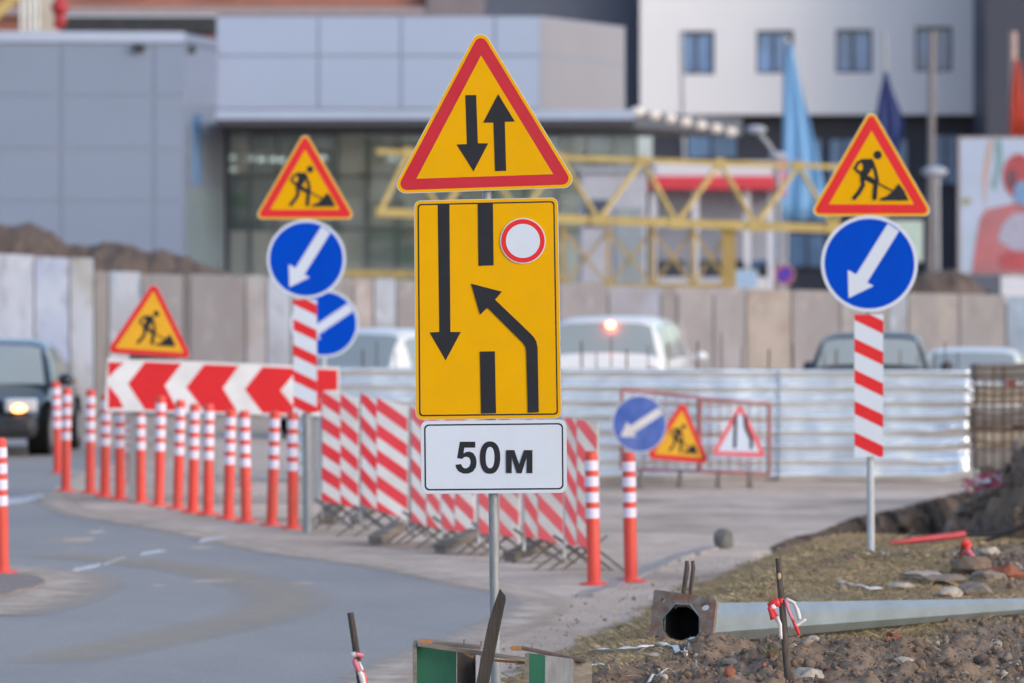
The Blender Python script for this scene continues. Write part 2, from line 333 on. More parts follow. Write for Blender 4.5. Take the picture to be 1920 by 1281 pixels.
# dust fringe and tan drift lines: thin films of dust that thin out at their sides
def film_mat(name, col, dens):
    m = bpy.data.materials.new(name); m.use_nodes = True; nt = m.node_tree; Lk = nt.links.new; b_ = nt.nodes['Principled BSDF']; b_.inputs['Base Color'].default_value = (*col, 1); b_.inputs['Roughness'].default_value = 0.95; b_.inputs['Specular IOR Level'].default_value = .1
    v = nt.nodes.new('ShaderNodeVertexColor'); v.layer_name = 'Col'; t = nt.nodes.new('ShaderNodeTexCoord'); z = nt.nodes.new('ShaderNodeTexNoise'); z.inputs['Scale'].default_value = 2.6; z.inputs['Detail'].default_value = 9; z.inputs['Roughness'].default_value = .7; Lk(t.outputs['Object'], z.inputs['Vector'])
    r = nt.nodes.new('ShaderNodeMapRange'); r.inputs[1].default_value = .25; r.inputs[2].default_value = .7; r.inputs[3].default_value = .25; r.inputs[4].default_value = 1.3*dens; Lk(z.outputs[0], r.inputs[0])
    sx = nt.nodes.new('ShaderNodeMath'); sx.operation = 'MULTIPLY'; sx.use_clamp = True; Lk(v.outputs[0], sx.inputs[0]); Lk(r.outputs[0], sx.inputs[1]); Lk(sx.outputs[0], b_.inputs['Alpha']); return m
def film(name, pts, w, m, z=0.010):
    mb = MB(); vs = []; cl = []; K = 6
    P2 = [Vector(p) for p in pts]; n_ = len(P2)
    for i, p in enumerate(P2):
        d = (P2[min(i+1, n_-1)]-P2[max(i-1, 0)]).normalized(); nn = Vector((-d.y, d.x)); end = min(1, i/2, (n_-1-i)/2)
        for k in range(K+1):
            t = k/K*2-1; q = p+nn*(t*w[i] if isinstance(w, list) else t*w); vs.append((q.x, q.y, z)); a = (1-t*t)**1.3*end; cl.append((a,a,a))
    mb.add(vs, [(i*(K+1)+k, (i+1)*(K+1)+k, (i+1)*(K+1)+k+1, i*(K+1)+k+1) for i in range(n_-1) for k in range(K)], m); mb.col = cl
    return tag(mb.build(name), kind='structure')
def dens(pl, k=6):
    out = []
    for a, b_ in zip(pl, pl[1:]):
        for i in range(k): out.append(Vector(a).lerp(Vector(b_), i/k))
    return out+[Vector(pl[-1])]
FD = film_mat('road_dust', srgb(202,185,170), 1.0); FT = film_mat('sand_drift', srgb(196,180,160), 0.42)
film('road_dust', dens([(G(*p).x, G(*p).y) for p in farp[3:]]+[(p.x, p.y) for p in near]+[(-0.86,30),(-0.95,25)]), 0.26, FD)
film('sand_drift', dens([(G(*p).x, G(*p).y) for p in [(60,1040),(250,1055),(380,1072),(470,1092),(530,1112),(545,1130),(500,1155),(400,1180),(250,1210),(60,1250)]]), 0.40, FT, 0.0125)
film('sand_drift', dens([(G(*p).x, G(*p).y) for p in [(-60,1160),(20,1140),(70,1122),(110,1100),(80,1082),(-10,1070),(-80,1068)]]), 0.55, FD, 0.015)
isl = [(G(*p).x, G(*p).y) for p in [(-90,1081),(0,1080),(50,1085),(80,1092),(84,1100),(60,1110),(20,1120),(-90,1140)]]
ISLM = mat('island_dirt', srgb(138,126,122), 0.9, var=0.25, scale=9, bump=0.6)
mb = MB(); mb.prism(jag(isl, 0.04, .1), ISLM, lambda x, y, d: Vector((x, y, d)), 0.0, 0.035, back=False); tag(mb.build('traffic_island'), kind='structure')
# worn white lane marks
MRK = mat('road_paint', (0.62,0.63,0.66), 0.6, var=0.15, scale=4, dirt=srgb(132,134,142), dirt_amt=0.9, dscale=9)
for q in [[(105,1081),(110,1075),(124,1073),(120,1080)],[(128,1077),(140,1068),(192,1057),(186,1063)],[(194,1062),(200,1055),(232,1046),(236,1048)],[(262,1043),(268,1037),(300,1033),(312,1035)],[(372,1019),(380,1011),(418,1008),(428,1010)],[(-30,953),(10,937),(75,928),(86,932),(40,943)]]:
    mb = MB(); mb.prism([(G(*p).x, G(*p).y) for p in q], MRK, lambda x, y, d: Vector((x, y, d)), 0.006, 0.0115, back=False); tag(mb.build('road_marking'), kind='structure')
# broken concrete edging along the shoulder
KB = mat('old_concrete', srgb(156,149,146), 0.85, var=0.2, scale=10, bump=0.5)
rnd = random.Random(5)
kp = [(1330,1030),(1295,1042),(1262,1054),(1236,1064),(1205,1077),(1168,1091),(1130,1108),(1100,1122)]
for i in range(len(kp)-1):
    a, b_ = G(*kp[i]), G(*kp[i+1]); mb = MB(); dz = rnd.uniform(-.012,.006); mb.bar(a.lerp(b_, .02)+Vector((rnd.uniform(-.03,.03),0,dz)), a.lerp(b_, .98)+Vector((rnd.uniform(-.03,.03),0,dz+rnd.uniform(-.008,.008))), 0.13+rnd.uniform(-.02,.02), 0.05, KB); o = mb.build('kerb', bev=.012); tag(o, kind='structure')

# ------------------------------------------------------------------ sign faces
def worker(scale):
    """digging figure traced on a 0.9 m triangle: outlines in metres from the middle of its lower side"""
    X = lambda pts: [((x-398)/774*scale, (640-y)/774*scale) for x, y in pts]
    return [X(circ(432,300,24,20)), X([(338,322),(400,321),(414,340),(390,398),(376,412),(440,447),(430,468),(402,462),(338,428),(330,405),(352,372)]),
            X(stroke([(348,330),(322,345),(306,376),(322,392),(350,408)], 17)), X(stroke([(400,335),(420,390),(432,445)], 19)), X(stroke([(300,372),(400,440),(515,500)], 9)),
            X(stroke([(347,430),(352,468),(328,510),(302,540)], 23)), X(stroke([(424,448),(420,490),(416,540)], 24)),
            X([(443,553),(455,538),(482,531),(505,512),(520,498),(551,460),(578,495),(605,553)])]
def eqtri(a, d=0): s = a-2*math.sqrt(3)*d; return [(-s/2, d), (s/2, d), (0, d+s*0.8660)]
def tri_layers(kind='yellow', a=0.9, sym='worker'):
    L_ = [(rounded(eqtri(a, -0.003), 0.045), RIM)]
    if kind == 'yellow': L_ += [(rounded(eqtri(a, 0), .045), YEL), (rounded(eqtri(a, .017), .028), REDV), (eqtri(a, .083), YEL)]
    elif kind == 'red': L_ += [(rounded(eqtri(a, 0), .045), REDV), (eqtri(a, .052), YELF)]
    elif kind == 'white': L_ += [(rounded(eqtri(a, 0), .04), STRD), (eqtri(a, .05), WHT)]
    if sym == 'worker': L_ += [(w, BLK) for w in worker(a/0.9)]
    elif sym == 'narrow':
        L_ += [(stroke([(-.05, .10), (-.05, .42)], .04), BLK), (stroke([(.145,.10),(.14,.19),(.085,.28),(.065,.34),(.062,.42)], .04), BLK)]
    return L_
def round_layers(r=0.35, ang=0, dusty=False):
    X = lambda pts: [((x-388)/774*r/.355, (905-y)/774*r/.355) for x, y in pts]
    ar = X([(492,678),(556,720),(375,1011),(411,1031),(270,1100),(266,941),(313,966)])
    c, s = math.cos(R(ang)), math.sin(R(ang)); ar = [(x*c-y*s, x*s+y*c) for x, y in ar]
    return [(circ(0,0,r,56), RIM), (circ(0,0,r-.003,56), STWD if dusty else WHT), (circ(0,0,r-.026 if not dusty else r-.012,56), BLUD if dusty else BLU), (ar, STWD if dusty else WHT)]
def plate(mb, layers, M, th=0.006):
    for i, (pl, m) in enumerate(layers):
        if i == 0: mb.prism(pl, m, M, -th, 0.0)
        else: mb.prism(pl, m, M, 0.0, 0.0011*i, back=False)
def face(cx, cy, cz, s=1.0): return lambda x, y, d: Vector((cx+x*s, cy-d, cz+y*s))
def stripes(w, h, z0, per, rh, drop):
    """clipped diagonal red stripes on a w x h board, falling to the right"""
    out = []; k = -2
    while k*per < h+drop+per:
        zt = h+drop-z0-k*per; p = [(-w/2, zt), (w/2, zt-drop), (w/2, zt-drop-rh), (-w/2, zt-rh)]
        def clip(pl, lim, sg):
            o_ = []
            for i in range(len(pl)):
                a_, b_ = pl[i-1], pl[i]; ia, ib = sg*(a_[1]-lim) <= 0, sg*(b_[1]-lim) <= 0
                if ia != ib: t = (lim-a_[1])/(b_[1]-a_[1]); o_.append((a_[0]+(b_[0]-a_[0])*t, lim))
                if ib: o_.append(b_)
            return o_
        p = clip(clip(p, h, 1), 0.0, -1) if p else p
        if len(p) >= 3: out.append(p)
        k += 1
    return out

# main sign, in the photo's pixels at its own distance
YM = 28.07; SC = F/YM
root0 = P(931, 1345, YM); root0.z = ground_h(root0.x, YM)-0.02
ms = thing('road_sign', 'tall sharp post with two-way traffic triangle, yellow lane-shift board and white 50 m plate', 'road sign', root0)
def Mz(x, y, d): q = P(x, y, YM); return Vector((q.x, YM-d, q.z))
zm = lambda o, s, pts: [(o[0]+x/s, o[1]+y/s) for x, y in pts]
mb = MB(); mb.tube([P(912,330,YM+.05), P(919,700,YM+.05), P(925,930,YM+.05), P(930,1281,YM+.05), Vector((root0.x, YM+.05, root0.z-0.1))], [0.0235,.0235,.0245,.0255,.026], GALV, 14)
mb.build('post', ms, root0)
T = [(900.6,48.8),(733.8,362.5),(1084,350.6)]
z1 = lambda pts: zm((740,50), 4.003, pts)
mb = MB(); lay = [(rounded(inset(T, -1.3), 17), RIM), (rounded(T, 16), YEL), (rounded(inset(T, 5.2), 12), RED), ([(901.9,104.2),(780.7,335.3),(1037.3,326.8)], YEL),
    (z1([(530,515),(612,513),(625,876),(703,876),(592,1087),(464,885),(542,882)]), BLK), (z1([(777,507),(902,712),(827,715),(837,1082),(754,1085),(742,720),(665,720)]), BLK)]
plate(mb, lay, Mz); tri_o = mb.build('triangular_plate', ms, root0)
z2_ = lambda pts: zm((760,360), 2.209, pts)
Rq = z2_([(38,38),(630,25),(645,935),(45,942)])
ring = rounded(inset(Rq, 5.6), 7); ring2 = rounded(inset(Rq, 8.3), 5.5)
arrow_b = [(273,380),(400,413),(372,446),(520,588),(533,602),(543,620),(548,645),(553,912),(508,914),(501,660),(498,642),(488,626),(341,479),(310,508)]
cc_ = z2_([(487,203)])[0]
mb = MB(); lay = [(rounded(inset(Rq, -1.1), 13), RIM), (rounded(Rq, 12), YEL), (ring, BLK), (ring2, YEL), (z2_([(134,52),(183,52),(187,580),(230,580),(167,698),(100,582),(141,580)]), BLK),
    (z2_([(300,50),(363,49),(366,304),(303,306)]), BLK), (z2_([(309,661),(371,660),(376,916),(314,918)]), BLK), (z2_(arrow_b), BLK),
    (circ(*cc_, 42.6, 48), WHT), (circ(*cc_, 40.8, 48), REDV), (circ(*cc_, 32, 48), WHT)]
plate(mb, lay, Mz)
for px, py in ((907,383),(918,778)): pass
mb.build('lane_board', ms, root0)
z3 = lambda pts: zm((800,760), 3.559, pts)
Wq = [(789.4,790.4),(1061.3,787.6),(1062.4,923.4),(790.8,925.6)]
r1 = rounded(inset(Wq, 5.6), 9); r2 = rounded(inset(Wq, 8.5), 7)
five = [(222,243),(325,243),(325,283),(252,283),(246,322),(262,312),(285,308),(310,318),(328,345),(334,380),(328,415),(308,443),(278,456),(245,456),(215,443),(198,420),(192,397),(230,392),(238,410),(252,420),(268,420),(284,410),(293,390),(293,368),(284,350),(268,343),(250,346),(238,358),(203,353)]
zero = [(423+68*math.copysign(abs(math.cos(t))**0.85, math.cos(t)), 349+108*math.copysign(abs(math.sin(t))**0.9, math.sin(t))) for t in [2*math.pi*k/40 for k in range(40)]]
zin = [(423+29*math.copysign(abs(math.cos(t))**0.85, math.cos(t)), 349+71*math.copysign(abs(math.sin(t))**0.9, math.sin(t))) for t in [2*math.pi*k/32 for k in range(32)]]
em = [(530,299),(585,299),(618,395),(650,299),(706,299),(706,452),(668,452),(668,345),(634,452),(602,452),(568,345),(568,452),(530,452)]
mb = MB(); lay = [(rounded(inset(Wq, -1.0), 13), RIM), (rounded(Wq, 12), WHT), (r1, BLK), (r2, WHT), (z3(five), BLK), (z3(zero), BLK), (z3(zin), WHT), (z3(em), BLK)]
plate(mb, lay, Mz); mb.build('distance_plate', ms, root0)
for nm, ys_ in (('clamp', (330, 395, 770, 800, 910)),):
    for y_ in ys_:
        mb = MB(); c = P(912+(y_-330)*0.021+1, y_, YM+.026); mb.box(c, (.09, .035, .022), RIM); mb.build('clamp', ms, root0)

# the two works signs with round arrow and striped board below
def works_sign(loc, lab, s_tri, tri_dx, tri_z, rnd_dx, rnd_z, str_dx, str_z, str_h, str_w=0.208, lean=0.0, ztop=None, post=True, pr=0.027):
    t = thing('road_sign', lab, 'road sign', loc)
    mb = MB(); top = tri_z+0.35; mb.tube([(lean*(-0.0), .045, -0.15), (lean, .045, top)], pr, GALV if pr > .03 else POSTL, 12); mb.build('post', t)
    mb = MB(); plate(mb, tri_layers('yellow', s_tri), face(tri_dx, 0.0, tri_z)); mb.build('triangular_plate', t)
    mb = MB(); plate(mb, round_layers(.35), face(rnd_dx, -0.012, rnd_z)); mb.build('round_plate', t)
    mb = MB(); w = str_w; lay = [([(-w/2,0),(w/2,0),(w/2,str_h),(-w/2,str_h)], WHT)]+[(p, REDV) for p in stripes(w, str_h, 0.045, 0.2255, 0.094, 0.10)]
    Mf = face(str_dx, -0.005, str_z); mb.prism(lay[0][0], WHT, Mf, -0.03, 0.0, side=RIM)
    for p, m in lay[1:]: mb.prism(p, m, Mf, 0.0, 0.0012, back=False)
    mb.build('striped_board', t)
    for zz in (tri_z+.1, rnd_z, str_z+.15, str_z+str_h-.15):
        mb = MB(); mb.box((str_dx, .03, zz), (.10,.04,.03), RIM); mb.build('clamp', t)
    return t
Yr = 41.0; s_ = F/Yr; b0 = P(1634, 1040, Yr); b0.z = ground_h(b0.x, Yr)
zz = lambda py, Y, b: HC-(py-HY)/F*Y-b.z
xx = lambda px, Y, b: (px-960)/F*Y-b.x
works_sign(b0, 'roadworks triangle, blue arrow disc and striped board on a post in the right grass', 0.90, xx(1634,Yr,b0), zz(405,Yr,b0), xx(1630,Yr,b0), zz(494.5,Yr,b0), xx(1629,Yr,b0), zz(857,Yr,b0), (857-590)/s_, lean=xx(1629,Yr,b0))
Yl = 50.2; s_ = F/Yl; b1 = P(576, 975, Yl); b1.z = 0
works_sign(b1, 'roadworks triangle, blue arrow disc and striped board between the bollards and striped barriers', 0.90, xx(572,Yl,b1), zz(411,Yl,b1), xx(574.5,Yl,b1), zz(486,Yl,b1), xx(572,Yl,b1), zz(774,Yl,b1), (774-562)/s_, lean=xx(572,Yl,b1), pr=.04)
# blue arrow disc behind the striped board
Y2 = 57.5; b2 = P(600, 940, Y2); b2.z = 0
t = thing('road_sign', 'blue round arrow sign half hidden behind the left striped board', 'road sign', b2)
MB().tube([(0,.04,-.1),(xx(609,Y2,b2),.04,zz(560,Y2,b2))], .03, POSTL, 10).build('post', t)
mb = MB(); plate(mb, round_layers(.345, ang=-24), face(xx(609,Y2,b2), 0, zz(607,Y2,b2))); mb.build('round_plate', t)

# chevron board with a works triangle on top
Yc = 56.5; bc = P(415, 944, Yc); bc.z = 0; s_ = F/Yc
t = thing('chevron_board', 'long red and white chevron board with a roadworks triangle bolted on its top edge', 'barrier', bc)
def Mc(px, py, d): q = P(px, py, Yc); return Vector((q.x-bc.x, -d, q.z))
mb = MB(); Q = [(202,671),(636,689),(637,781),(196,771)]
mb.prism(Q, STW, Mc, -0.04, 0, side=RIM)
top = lambda x: 676+(x-205)*0.042; bot = lambda x: 765+(x-200)*0.026+2
def chev(x0, x1, tip):   # arrow block: right edge x1 top, notch
    return [(x0, top(x0)), (x1, top(x1)), (tip+72, (top(tip)+bot(tip))/2+1), (x1+4, bot(x1)), (x0, bot(x0)), (tip, (top(tip)+bot(tip))/2)]
mid = lambda x: (top(x)+bot(x))/2
for pl in ([(203,679),(232,680),(203,708)], [(203,722),(222,745),(232,765),(203,766)],
           [(272,top(272)),(341,top(341)),(309,mid(309)-2),(334,bot(334)),(272,bot(272)),(240,mid(240)-3)],
           [(383,top(383)),(448,top(448)),(418,mid(418)-1),(446,bot(446)),(384,bot(384)),(349,mid(349))],
           [(492,top(492)),(560,top(560)),(526,mid(526)),(562,bot(562)),(492,bot(492)),(459,mid(459))],
           [(594,692),(633,694),(633,732),(608,733),(600,752),(610,772),(590,772)]):
    mb.prism(pl, REDV, Mc, 0, 0.0015, back=False)
mb.build('board', t)
for px, w in ((248, .07), (398, .05), (588, .08)):
    mb = MB(); q = P(px, 700, Yc); x = q.x-bc.x; mb.bar((x, .07, -.05), (x, .07, q.z), w, w*.6, GALV); mb.bar((x, .07, .03), (x, .75, .03), w*.6, w*.6, GALV); mb.build('leg', t)
mb = MB(); plate(mb, tri_layers('red', 0.86), lambda x, y, d: Vector((xx(280,Yc,bc)+x*math.cos(R(4))+y*math.sin(R(4)), -.03-d, zz(663,Yc,bc)+y*math.cos(R(4))-x*math.sin(R(4))-.02))); mb.build('triangular_plate', t)
mb = MB(); mb.box((xx(288,Yc,bc), .01, zz(668,Yc,bc)), (.48,.03,.06), DARKM); mb.build('bracket', t)
mb = MB(); mb.box((xx(227,Yc,bc), .01, zz(664,Yc,bc)), (.17,.035,.05), STW); mb.build('bracket', t)

# ------------------------------------------------------------------ flexible bollards
def vary(m):
    nt = m.node_tree; oi = nt.nodes.new('ShaderNodeObjectInfo'); ml = nt.nodes.new('ShaderNodeMath'); ml.operation = 'MULTIPLY'; ml.inputs[1].default_value = 40; nt.links.new(oi.outputs['Random'], ml.inputs[0])
    cb = nt.nodes.new('ShaderNodeCombineXYZ'); nt.links.new(ml.outputs[0], cb.inputs[0]); nt.links.new(ml.outputs[0], cb.inputs[2])
    for nd in nt.nodes:
        if nd.type == 'MAPPING': nt.links.new(cb.outputs[0], nd.inputs['Location'])
vary(ORG)
def make_bollard(name):
    t = thing(name, 'x', 'bollard')
    mb = MB(); mb.tube([(0,0,0),(0,0,.018)], [.115,.105], ORG, 20); mb.tube([(0,0,.018),(0,0,.045)], [.06,.047], ORG, 20, cap=False); mb.build('base', t)
    mb = MB(); r = 0.0495; mb.tube([(0,0,.03),(0,0,.955),(0,0,.985),(0,0,1.0)], [r,r,r*.93,r*.7], ORG, 20)
    mb.build('tube', t)
    for k in range(4):
        z1_ = .93-k*.119; mb = MB(); mb.tube([(0,0,z1_-.074),(0,0,z1_)], r+.0015, BWH, 20, cap=False); mb.build('reflective_band', t)
    return t
bol0 = make_bollard('flexible_bollard')
row = [(173,730,925,-4),(201,738,932,-5),(228,740,938,-3),(266,742,943,-2),(299,742,949,-1),(337,750,955,-4),(365,757,962,-4),(393,757,966,-3),(433,768,973,-5),(465,770,980,-3),(510,770,986,-1),(552,772,992,-3)]
bl = [(123,727,922,0,'orange bollard standing alone at the left tip of the island, left of the row'),(109,716,888,0,'dusty orange bollard half hidden behind the one at the left island tip'),
      (9,828,1082,-4,'orange bollard cut by the left frame edge on its own small island'),
      (1119,846,1097,-5,'orange bollard with a broad pink base at the right end of the striped barriers'),(1183,849,1091,0,'orange bollard behind the broken kerb, right of the last striped barrier'),
      (248,787,905,0,'small orange bollard standing farther back behind the curved bollard row'),(458,790,912,0,'faded red post standing far back behind the bollard row, left of the chevron board end')]
ords = ['first','second','third','fourth','fifth','sixth','seventh','eighth','ninth','tenth','eleventh','twelfth']
for i, (x, ty, by, dx) in enumerate(row): bl.append((x, ty, by, dx, '%s orange bollard from the left in the long curved row along the road' % ords[i]))
for i, (x, ty, by, dx, lab) in enumerate(bl):
    t = bol0 if i == 0 else copy_tree(bol0)
    q = G(x+dx, by); h = HC-(ty-HY)/F*q.y; t.location = (q.x, q.y, q.z+(.03 if x < 20 else 0)); t.scale = (1, 1, min(1.12, h)); t.rotation_euler = (R(rnd.uniform(-2,2)), math.atan2(-dx*q.y/F, h), rnd.random()*6)
    t['label'] = lab; t['group'] = 'flexible orange road bollards'

# ------------------------------------------------------------------ striped barriers
LEGM = mat('leg_grey', (.16,.165,.17), .6, .2, var=.3)
units = [((604,733,940,51.3),(639,738,946,50.7),(673,743,955,50.1)), ((677,738,945,50.0),(707,745,957,49.4),(765,758,975,48.7)), ((771,764,978,48.6),(800,768,986,48.1),(826,771,992,47.7)),
         ((828,768,992,47.6),(853,772,996,47.2),(890,777,1001,46.7)), ((898,778,1000,46.5),(936,780,1004,46.1),(974,784,1009,45.6)), ((983,783,1007,45.4),(1009,783,1010,45.0),(1057,787,1022,44.4)),
         ((1059,783,1021,44.3),(1082,786,1024,43.9),(1121,795,1032,43.3))]
ulab = ['leftmost striped barrier with clean bright red stripes beside the grey post','second striped barrier from the left, its wider leaf cut by a vertical gap','third striped barrier from the left, left of the 50 m plate\'s post','dusty striped barrier with a dark smudge just below the 50 m plate','striped barrier directly behind the big sign\'s post','striped barrier just right of the big sign\'s post','rightmost striped barrier, faded and dusty, next to the bollard']
for ui, (u, lab) in enumerate(zip(units, ulab)):
    ymid = sum(a[3] for a in u)/3; u = [(a[0], a[1], a[2], ymid+(a[3]-ymid)*.06) for a in u]
    pts = [P(a[0], a[2], a[3]) for a in u]; root = Vector((pts[0].x, pts[0].y, 0)); t = thing('striped_barrier', lab, 'barrier', root, group='red and white striped barriers along the works')
    rc, wc = (STR, STW) if ui < 2 else ((STRD, STWD) if ui > 3 else (STRD, STW))
    for j in range(2):
        a, b_ = u[j], u[j+1]
        A0, A1, B0, B1 = P(a[0], a[2], a[3]), P(a[0], a[1], a[3]), P(b_[0]-1.2, b_[2], b_[3]), P(b_[0]-1.2, b_[1], b_[3])
        ex = (B0-A0); wd = ex.length; hh = A1.z-A0.z; nrm = Vector((ex.y, -ex.x, 0)).normalized(); nrm = nrm if nrm.y < 0 else -nrm
        def Mp(x, y, d, A0=A0, ex=ex, wd=wd, nrm=nrm, root=root): return A0+ex*((x+wd/2)/wd)+Vector((0,0,y))+nrm*d-root
        mb = MB(); mb.prism([(-wd/2,0),(wd/2,0),(wd/2,hh),(-wd/2,hh)], wc, Mp, -.02, 0)
        for p in stripes(wd, hh, 0.05+0.03*rnd.random()+(.03 if j else 0), .225, .116, .080+.075*ui/6+.012*j): mb.prism(p, rc, Mp, 0, .002, back=False)
        mb.build('striped_panel', t)
    a = pts[0]; b_ = pts[-1]; e = (b_-a).normalized(); e.z = 0; nrm = Vector((-e.y, e.x, 0)).normalized()
    for p in (a, b_): mb = MB(); mb.bar(Vector((p.x, p.y, 0.1))-root+Vector((0,.05,0)), Vector((p.x, p.y+.05, p.z+.97))-root, .022, .022, GALV if ui < 3 else STWD); mb.build('post', t)
    for p in (a.lerp(b_, .12), a.lerp(b_, .5), a.lerp(b_, .88)):
        q = Vector((p.x, p.y+.07, 0))-root; sp = .27+rnd.random()*.08
        for sg in (-1, 1):
            mb = MB(); mb.bar(q+Vector((sg*sp*.8, .06-sg*.05, 0.0)), q+Vector((-sg*sp*.35, .10, .27)), .028, .018, LEGM if ui < 2 else WOOD); mb.build('leg', t)
# ballast timbers below the barriers
for i, (p0, p1, w, lab) in enumerate([((703,1024),(748,985),.14,'short broken timber leaning under the second striped barrier'),((824,1040),(893,998),.13,'grey timber leaning under the striped barrier left of the big post'),((955,1056),(1022,1018),.14,'grey timber leaning under the striped barrier right of the big post'),((612,985),(628,945),.16,'muddy block hanging at the foot of the leftmost striped barrier'),((668,985),(700,950),.13,'muddy block wedged between the first two striped barriers')]):
    a = G(*p0); Yb = a.y; b_ = P(p1[0], p1[1], Yb+.35); mb = MB(); mb.bar(a+Vector((0,0,.05)), b_, w, w*.55, WOOD); tag(mb.build('timber', bev=.012), lab, 'timber', 'timbers weighing down the striped barriers')

# ------------------------------------------------------------------ corrugated metal fence
Yf = 62.0; sF = F/Yf
t = thing('metal_fence', 'bright corrugated metal fence behind the works, its right end crumpled', 'fence', (P(1230,0,Yf).x, Yf, 0))
fx0 = P(1230,0,Yf).x
for pi, (xa, xb, dyy) in enumerate([(560, 800, 0), (795, 1052, .03), (1048, 1462, 0), (1458, 1816, -.03)]):
    NXs, NZ = int((xb-xa)/5), 110; vs = []
    X0, X1 = P(xa,0,Yf).x, P(xb,0,Yf).x; Ht = HC-(690-HY)/F*Yf; 
    for j in range(NZ+1):
        z = Ht*j/NZ
        for i in range(NXs+1):
            x = X0+(X1-X0)*i/NXs; ph = (z/0.163+.04*fbm(x*.8, z, pi, 2))%1.0
            pr = 0.050*smooth(0.0,.42,ph)*(1-smooth(.55,.98,ph))     # trapezoid rib
            px = xa+(xb-xa)*i/NXs; bend = .035*fbm(x*.5, z*.9, 3.3+pi, 3)+.02*fbm(x*1.6, z*1.6, pi, 3)
            cr = smooth(1690, 1815, px)*smooth(.95, .5, z)
            bend += cr*(.05*fbm(x*2.1, z*2.6, 1, 3))
            zt = z - .02*cr*math.sin(x*6)+ (-.03*(px-560)/1250)*z/Ht
            vs.append((x-fx0, dyy-pr*(1-cr*.5)+bend, zt+.01))
    mb = MB(); mb.add(vs, [(j*(NXs+1)+i, j*(NXs+1)+i+1, (j+1)*(NXs+1)+i+1, (j+1)*(NXs+1)+i) for j in range(NZ) for i in range(NXs)], SHEET, True)
    o = mb.build('sheet', t, fix=False); so = o.modifiers.new('thick', 'SOLIDIFY'); so.thickness = .002
for px in (640, 800, 1050, 1260, 1460, 1640, 1806):
    mb = MB(); x = P(px,0,Yf).x-fx0; mb.bar((x,.09,-.1),(x,.09,1.2),.05,.05,DARKM); mb.build('post', t)
# rebar rods behind it
RB = [(0,'left of the tall sign above the fence'),(1000,'rising in front of the white van'),(1340,'between the white van and the right striped board'),(1600,'right of the right striped board')]
RPX = [680,706,742,1090,1118,1146,1175,1215,1252,1308,1352,1390,1442,1487,1545,1568,1688,1720,1752,1772,1796]
def px_i(px): lo = [w[0] for w in RB if w[0] <= px][-1]; return len([p for p in RPX if lo <= p < px])
for i, (px, ty) in enumerate([(680,655),(706,640),(742,660),(1090,640),(1118,660),(1146,632),(1175,655),(1215,648),(1252,640),(1308,640),(1352,625),(1390,650),(1442,655),(1487,645),(1545,660),(1568,655),(1688,655),(1720,668),(1752,660),(1772,640),(1796,660)]):
    Yb = 63.0+rnd.random()*.6; a = P(px, ty, Yb); mb = MB(); ln = rnd.uniform(-.03,.03); mb.tube([(a.x+ln, Yb, -.1), (a.x, Yb, a.z)], .007 if i%3 else .011, REBAR, 6)
    o = mb.build('rebar_rod', None, (a.x+ln, Yb, 0)); tag(o, ('%s rusty rebar rod from the left, ' % 'first second third fourth fifth sixth seventh eighth'.split()[px_i(px)])+[w[1] for w in RB if w[0] <= px][-1], 'rebar rod', 'rebar rods behind the metal fence')
# welded mesh at the right end
Yg = 60.5; gx = P(1865,0,Yg).x
t = thing('wire_mesh', 'dark welded rebar mesh leaning at the right end of the metal fence', 'mesh', (gx, Yg, 0))
mb = MB()
for px in (1828,1846,1862,1881,1897,1914,1930,1950): x = P(px,0,Yg).x-gx; mb.tube([(x, 0, .1), (x+.01, .05, 1.22+.1*math.sin(px))], .012, REBAR, 5)
for k, py in enumerate(range(688, 850, 17)):
    z = HC-(py-HY)/F*Yg; mb.tube([(P(1818,0,Yg).x-gx, .02, z), (0, -.02, z-.02+.03*math.sin(k*2.2)), (P(1960,0,Yg).x-gx, .03, z+.01)], .013, REBAR, 5)
mb.build('mesh_grid', t)
# stack of pale slabs seen through the mesh
for k in range(5):
    Yk = 62.3; z = .12+k*.24; mb = MB(); x = P(1890,0,Yk).x; mb.box((x+.05*math.sin(k*3), Yk, z+.11), (.75+.04*math.sin(k), .5, .20), mat('slab_%d'%(k%2), srgb(150,140,125) if k%2 else srgb(120,118,116), .85, var=.3, scale=7)); 
    tag(mb.build('paving_slab', None, (x, Yk, z), bev=.02), ['bottom','second lowest','middle','second highest','topmost'][k]+' pale stone slab in the stack behind the rebar mesh', 'slab', 'stone slabs stacked behind the mesh')
# torn red netting on the earth bank
q = P(1868, 852, 55.5); q.z = ground_h(q.x, q.y)+.06; mb = MB(); rr = random.Random(3)
for k in range(90):
    a = q+Vector((rr.uniform(-.30,.26), rr.uniform(-.1,.1), rr.uniform(-.06,.04))); e_ = Vector((rr.gauss(0,.06),rr.gauss(0,.03),rr.gauss(0,.035))); f_ = Vector((rr.gauss(0,.04),rr.gauss(0,.03),rr.gauss(0,.04))); mb.add([a-e_, a+f_, a+e_*1.2, a-f_*.6], [(0,1,2),(0,2,3)], TAPEP if k%3 else TAPEW)
tag(mb.build('plastic_netting', None, q), 'crumpled pink and white plastic on top of the brown earth bank', 'plastic sheet')

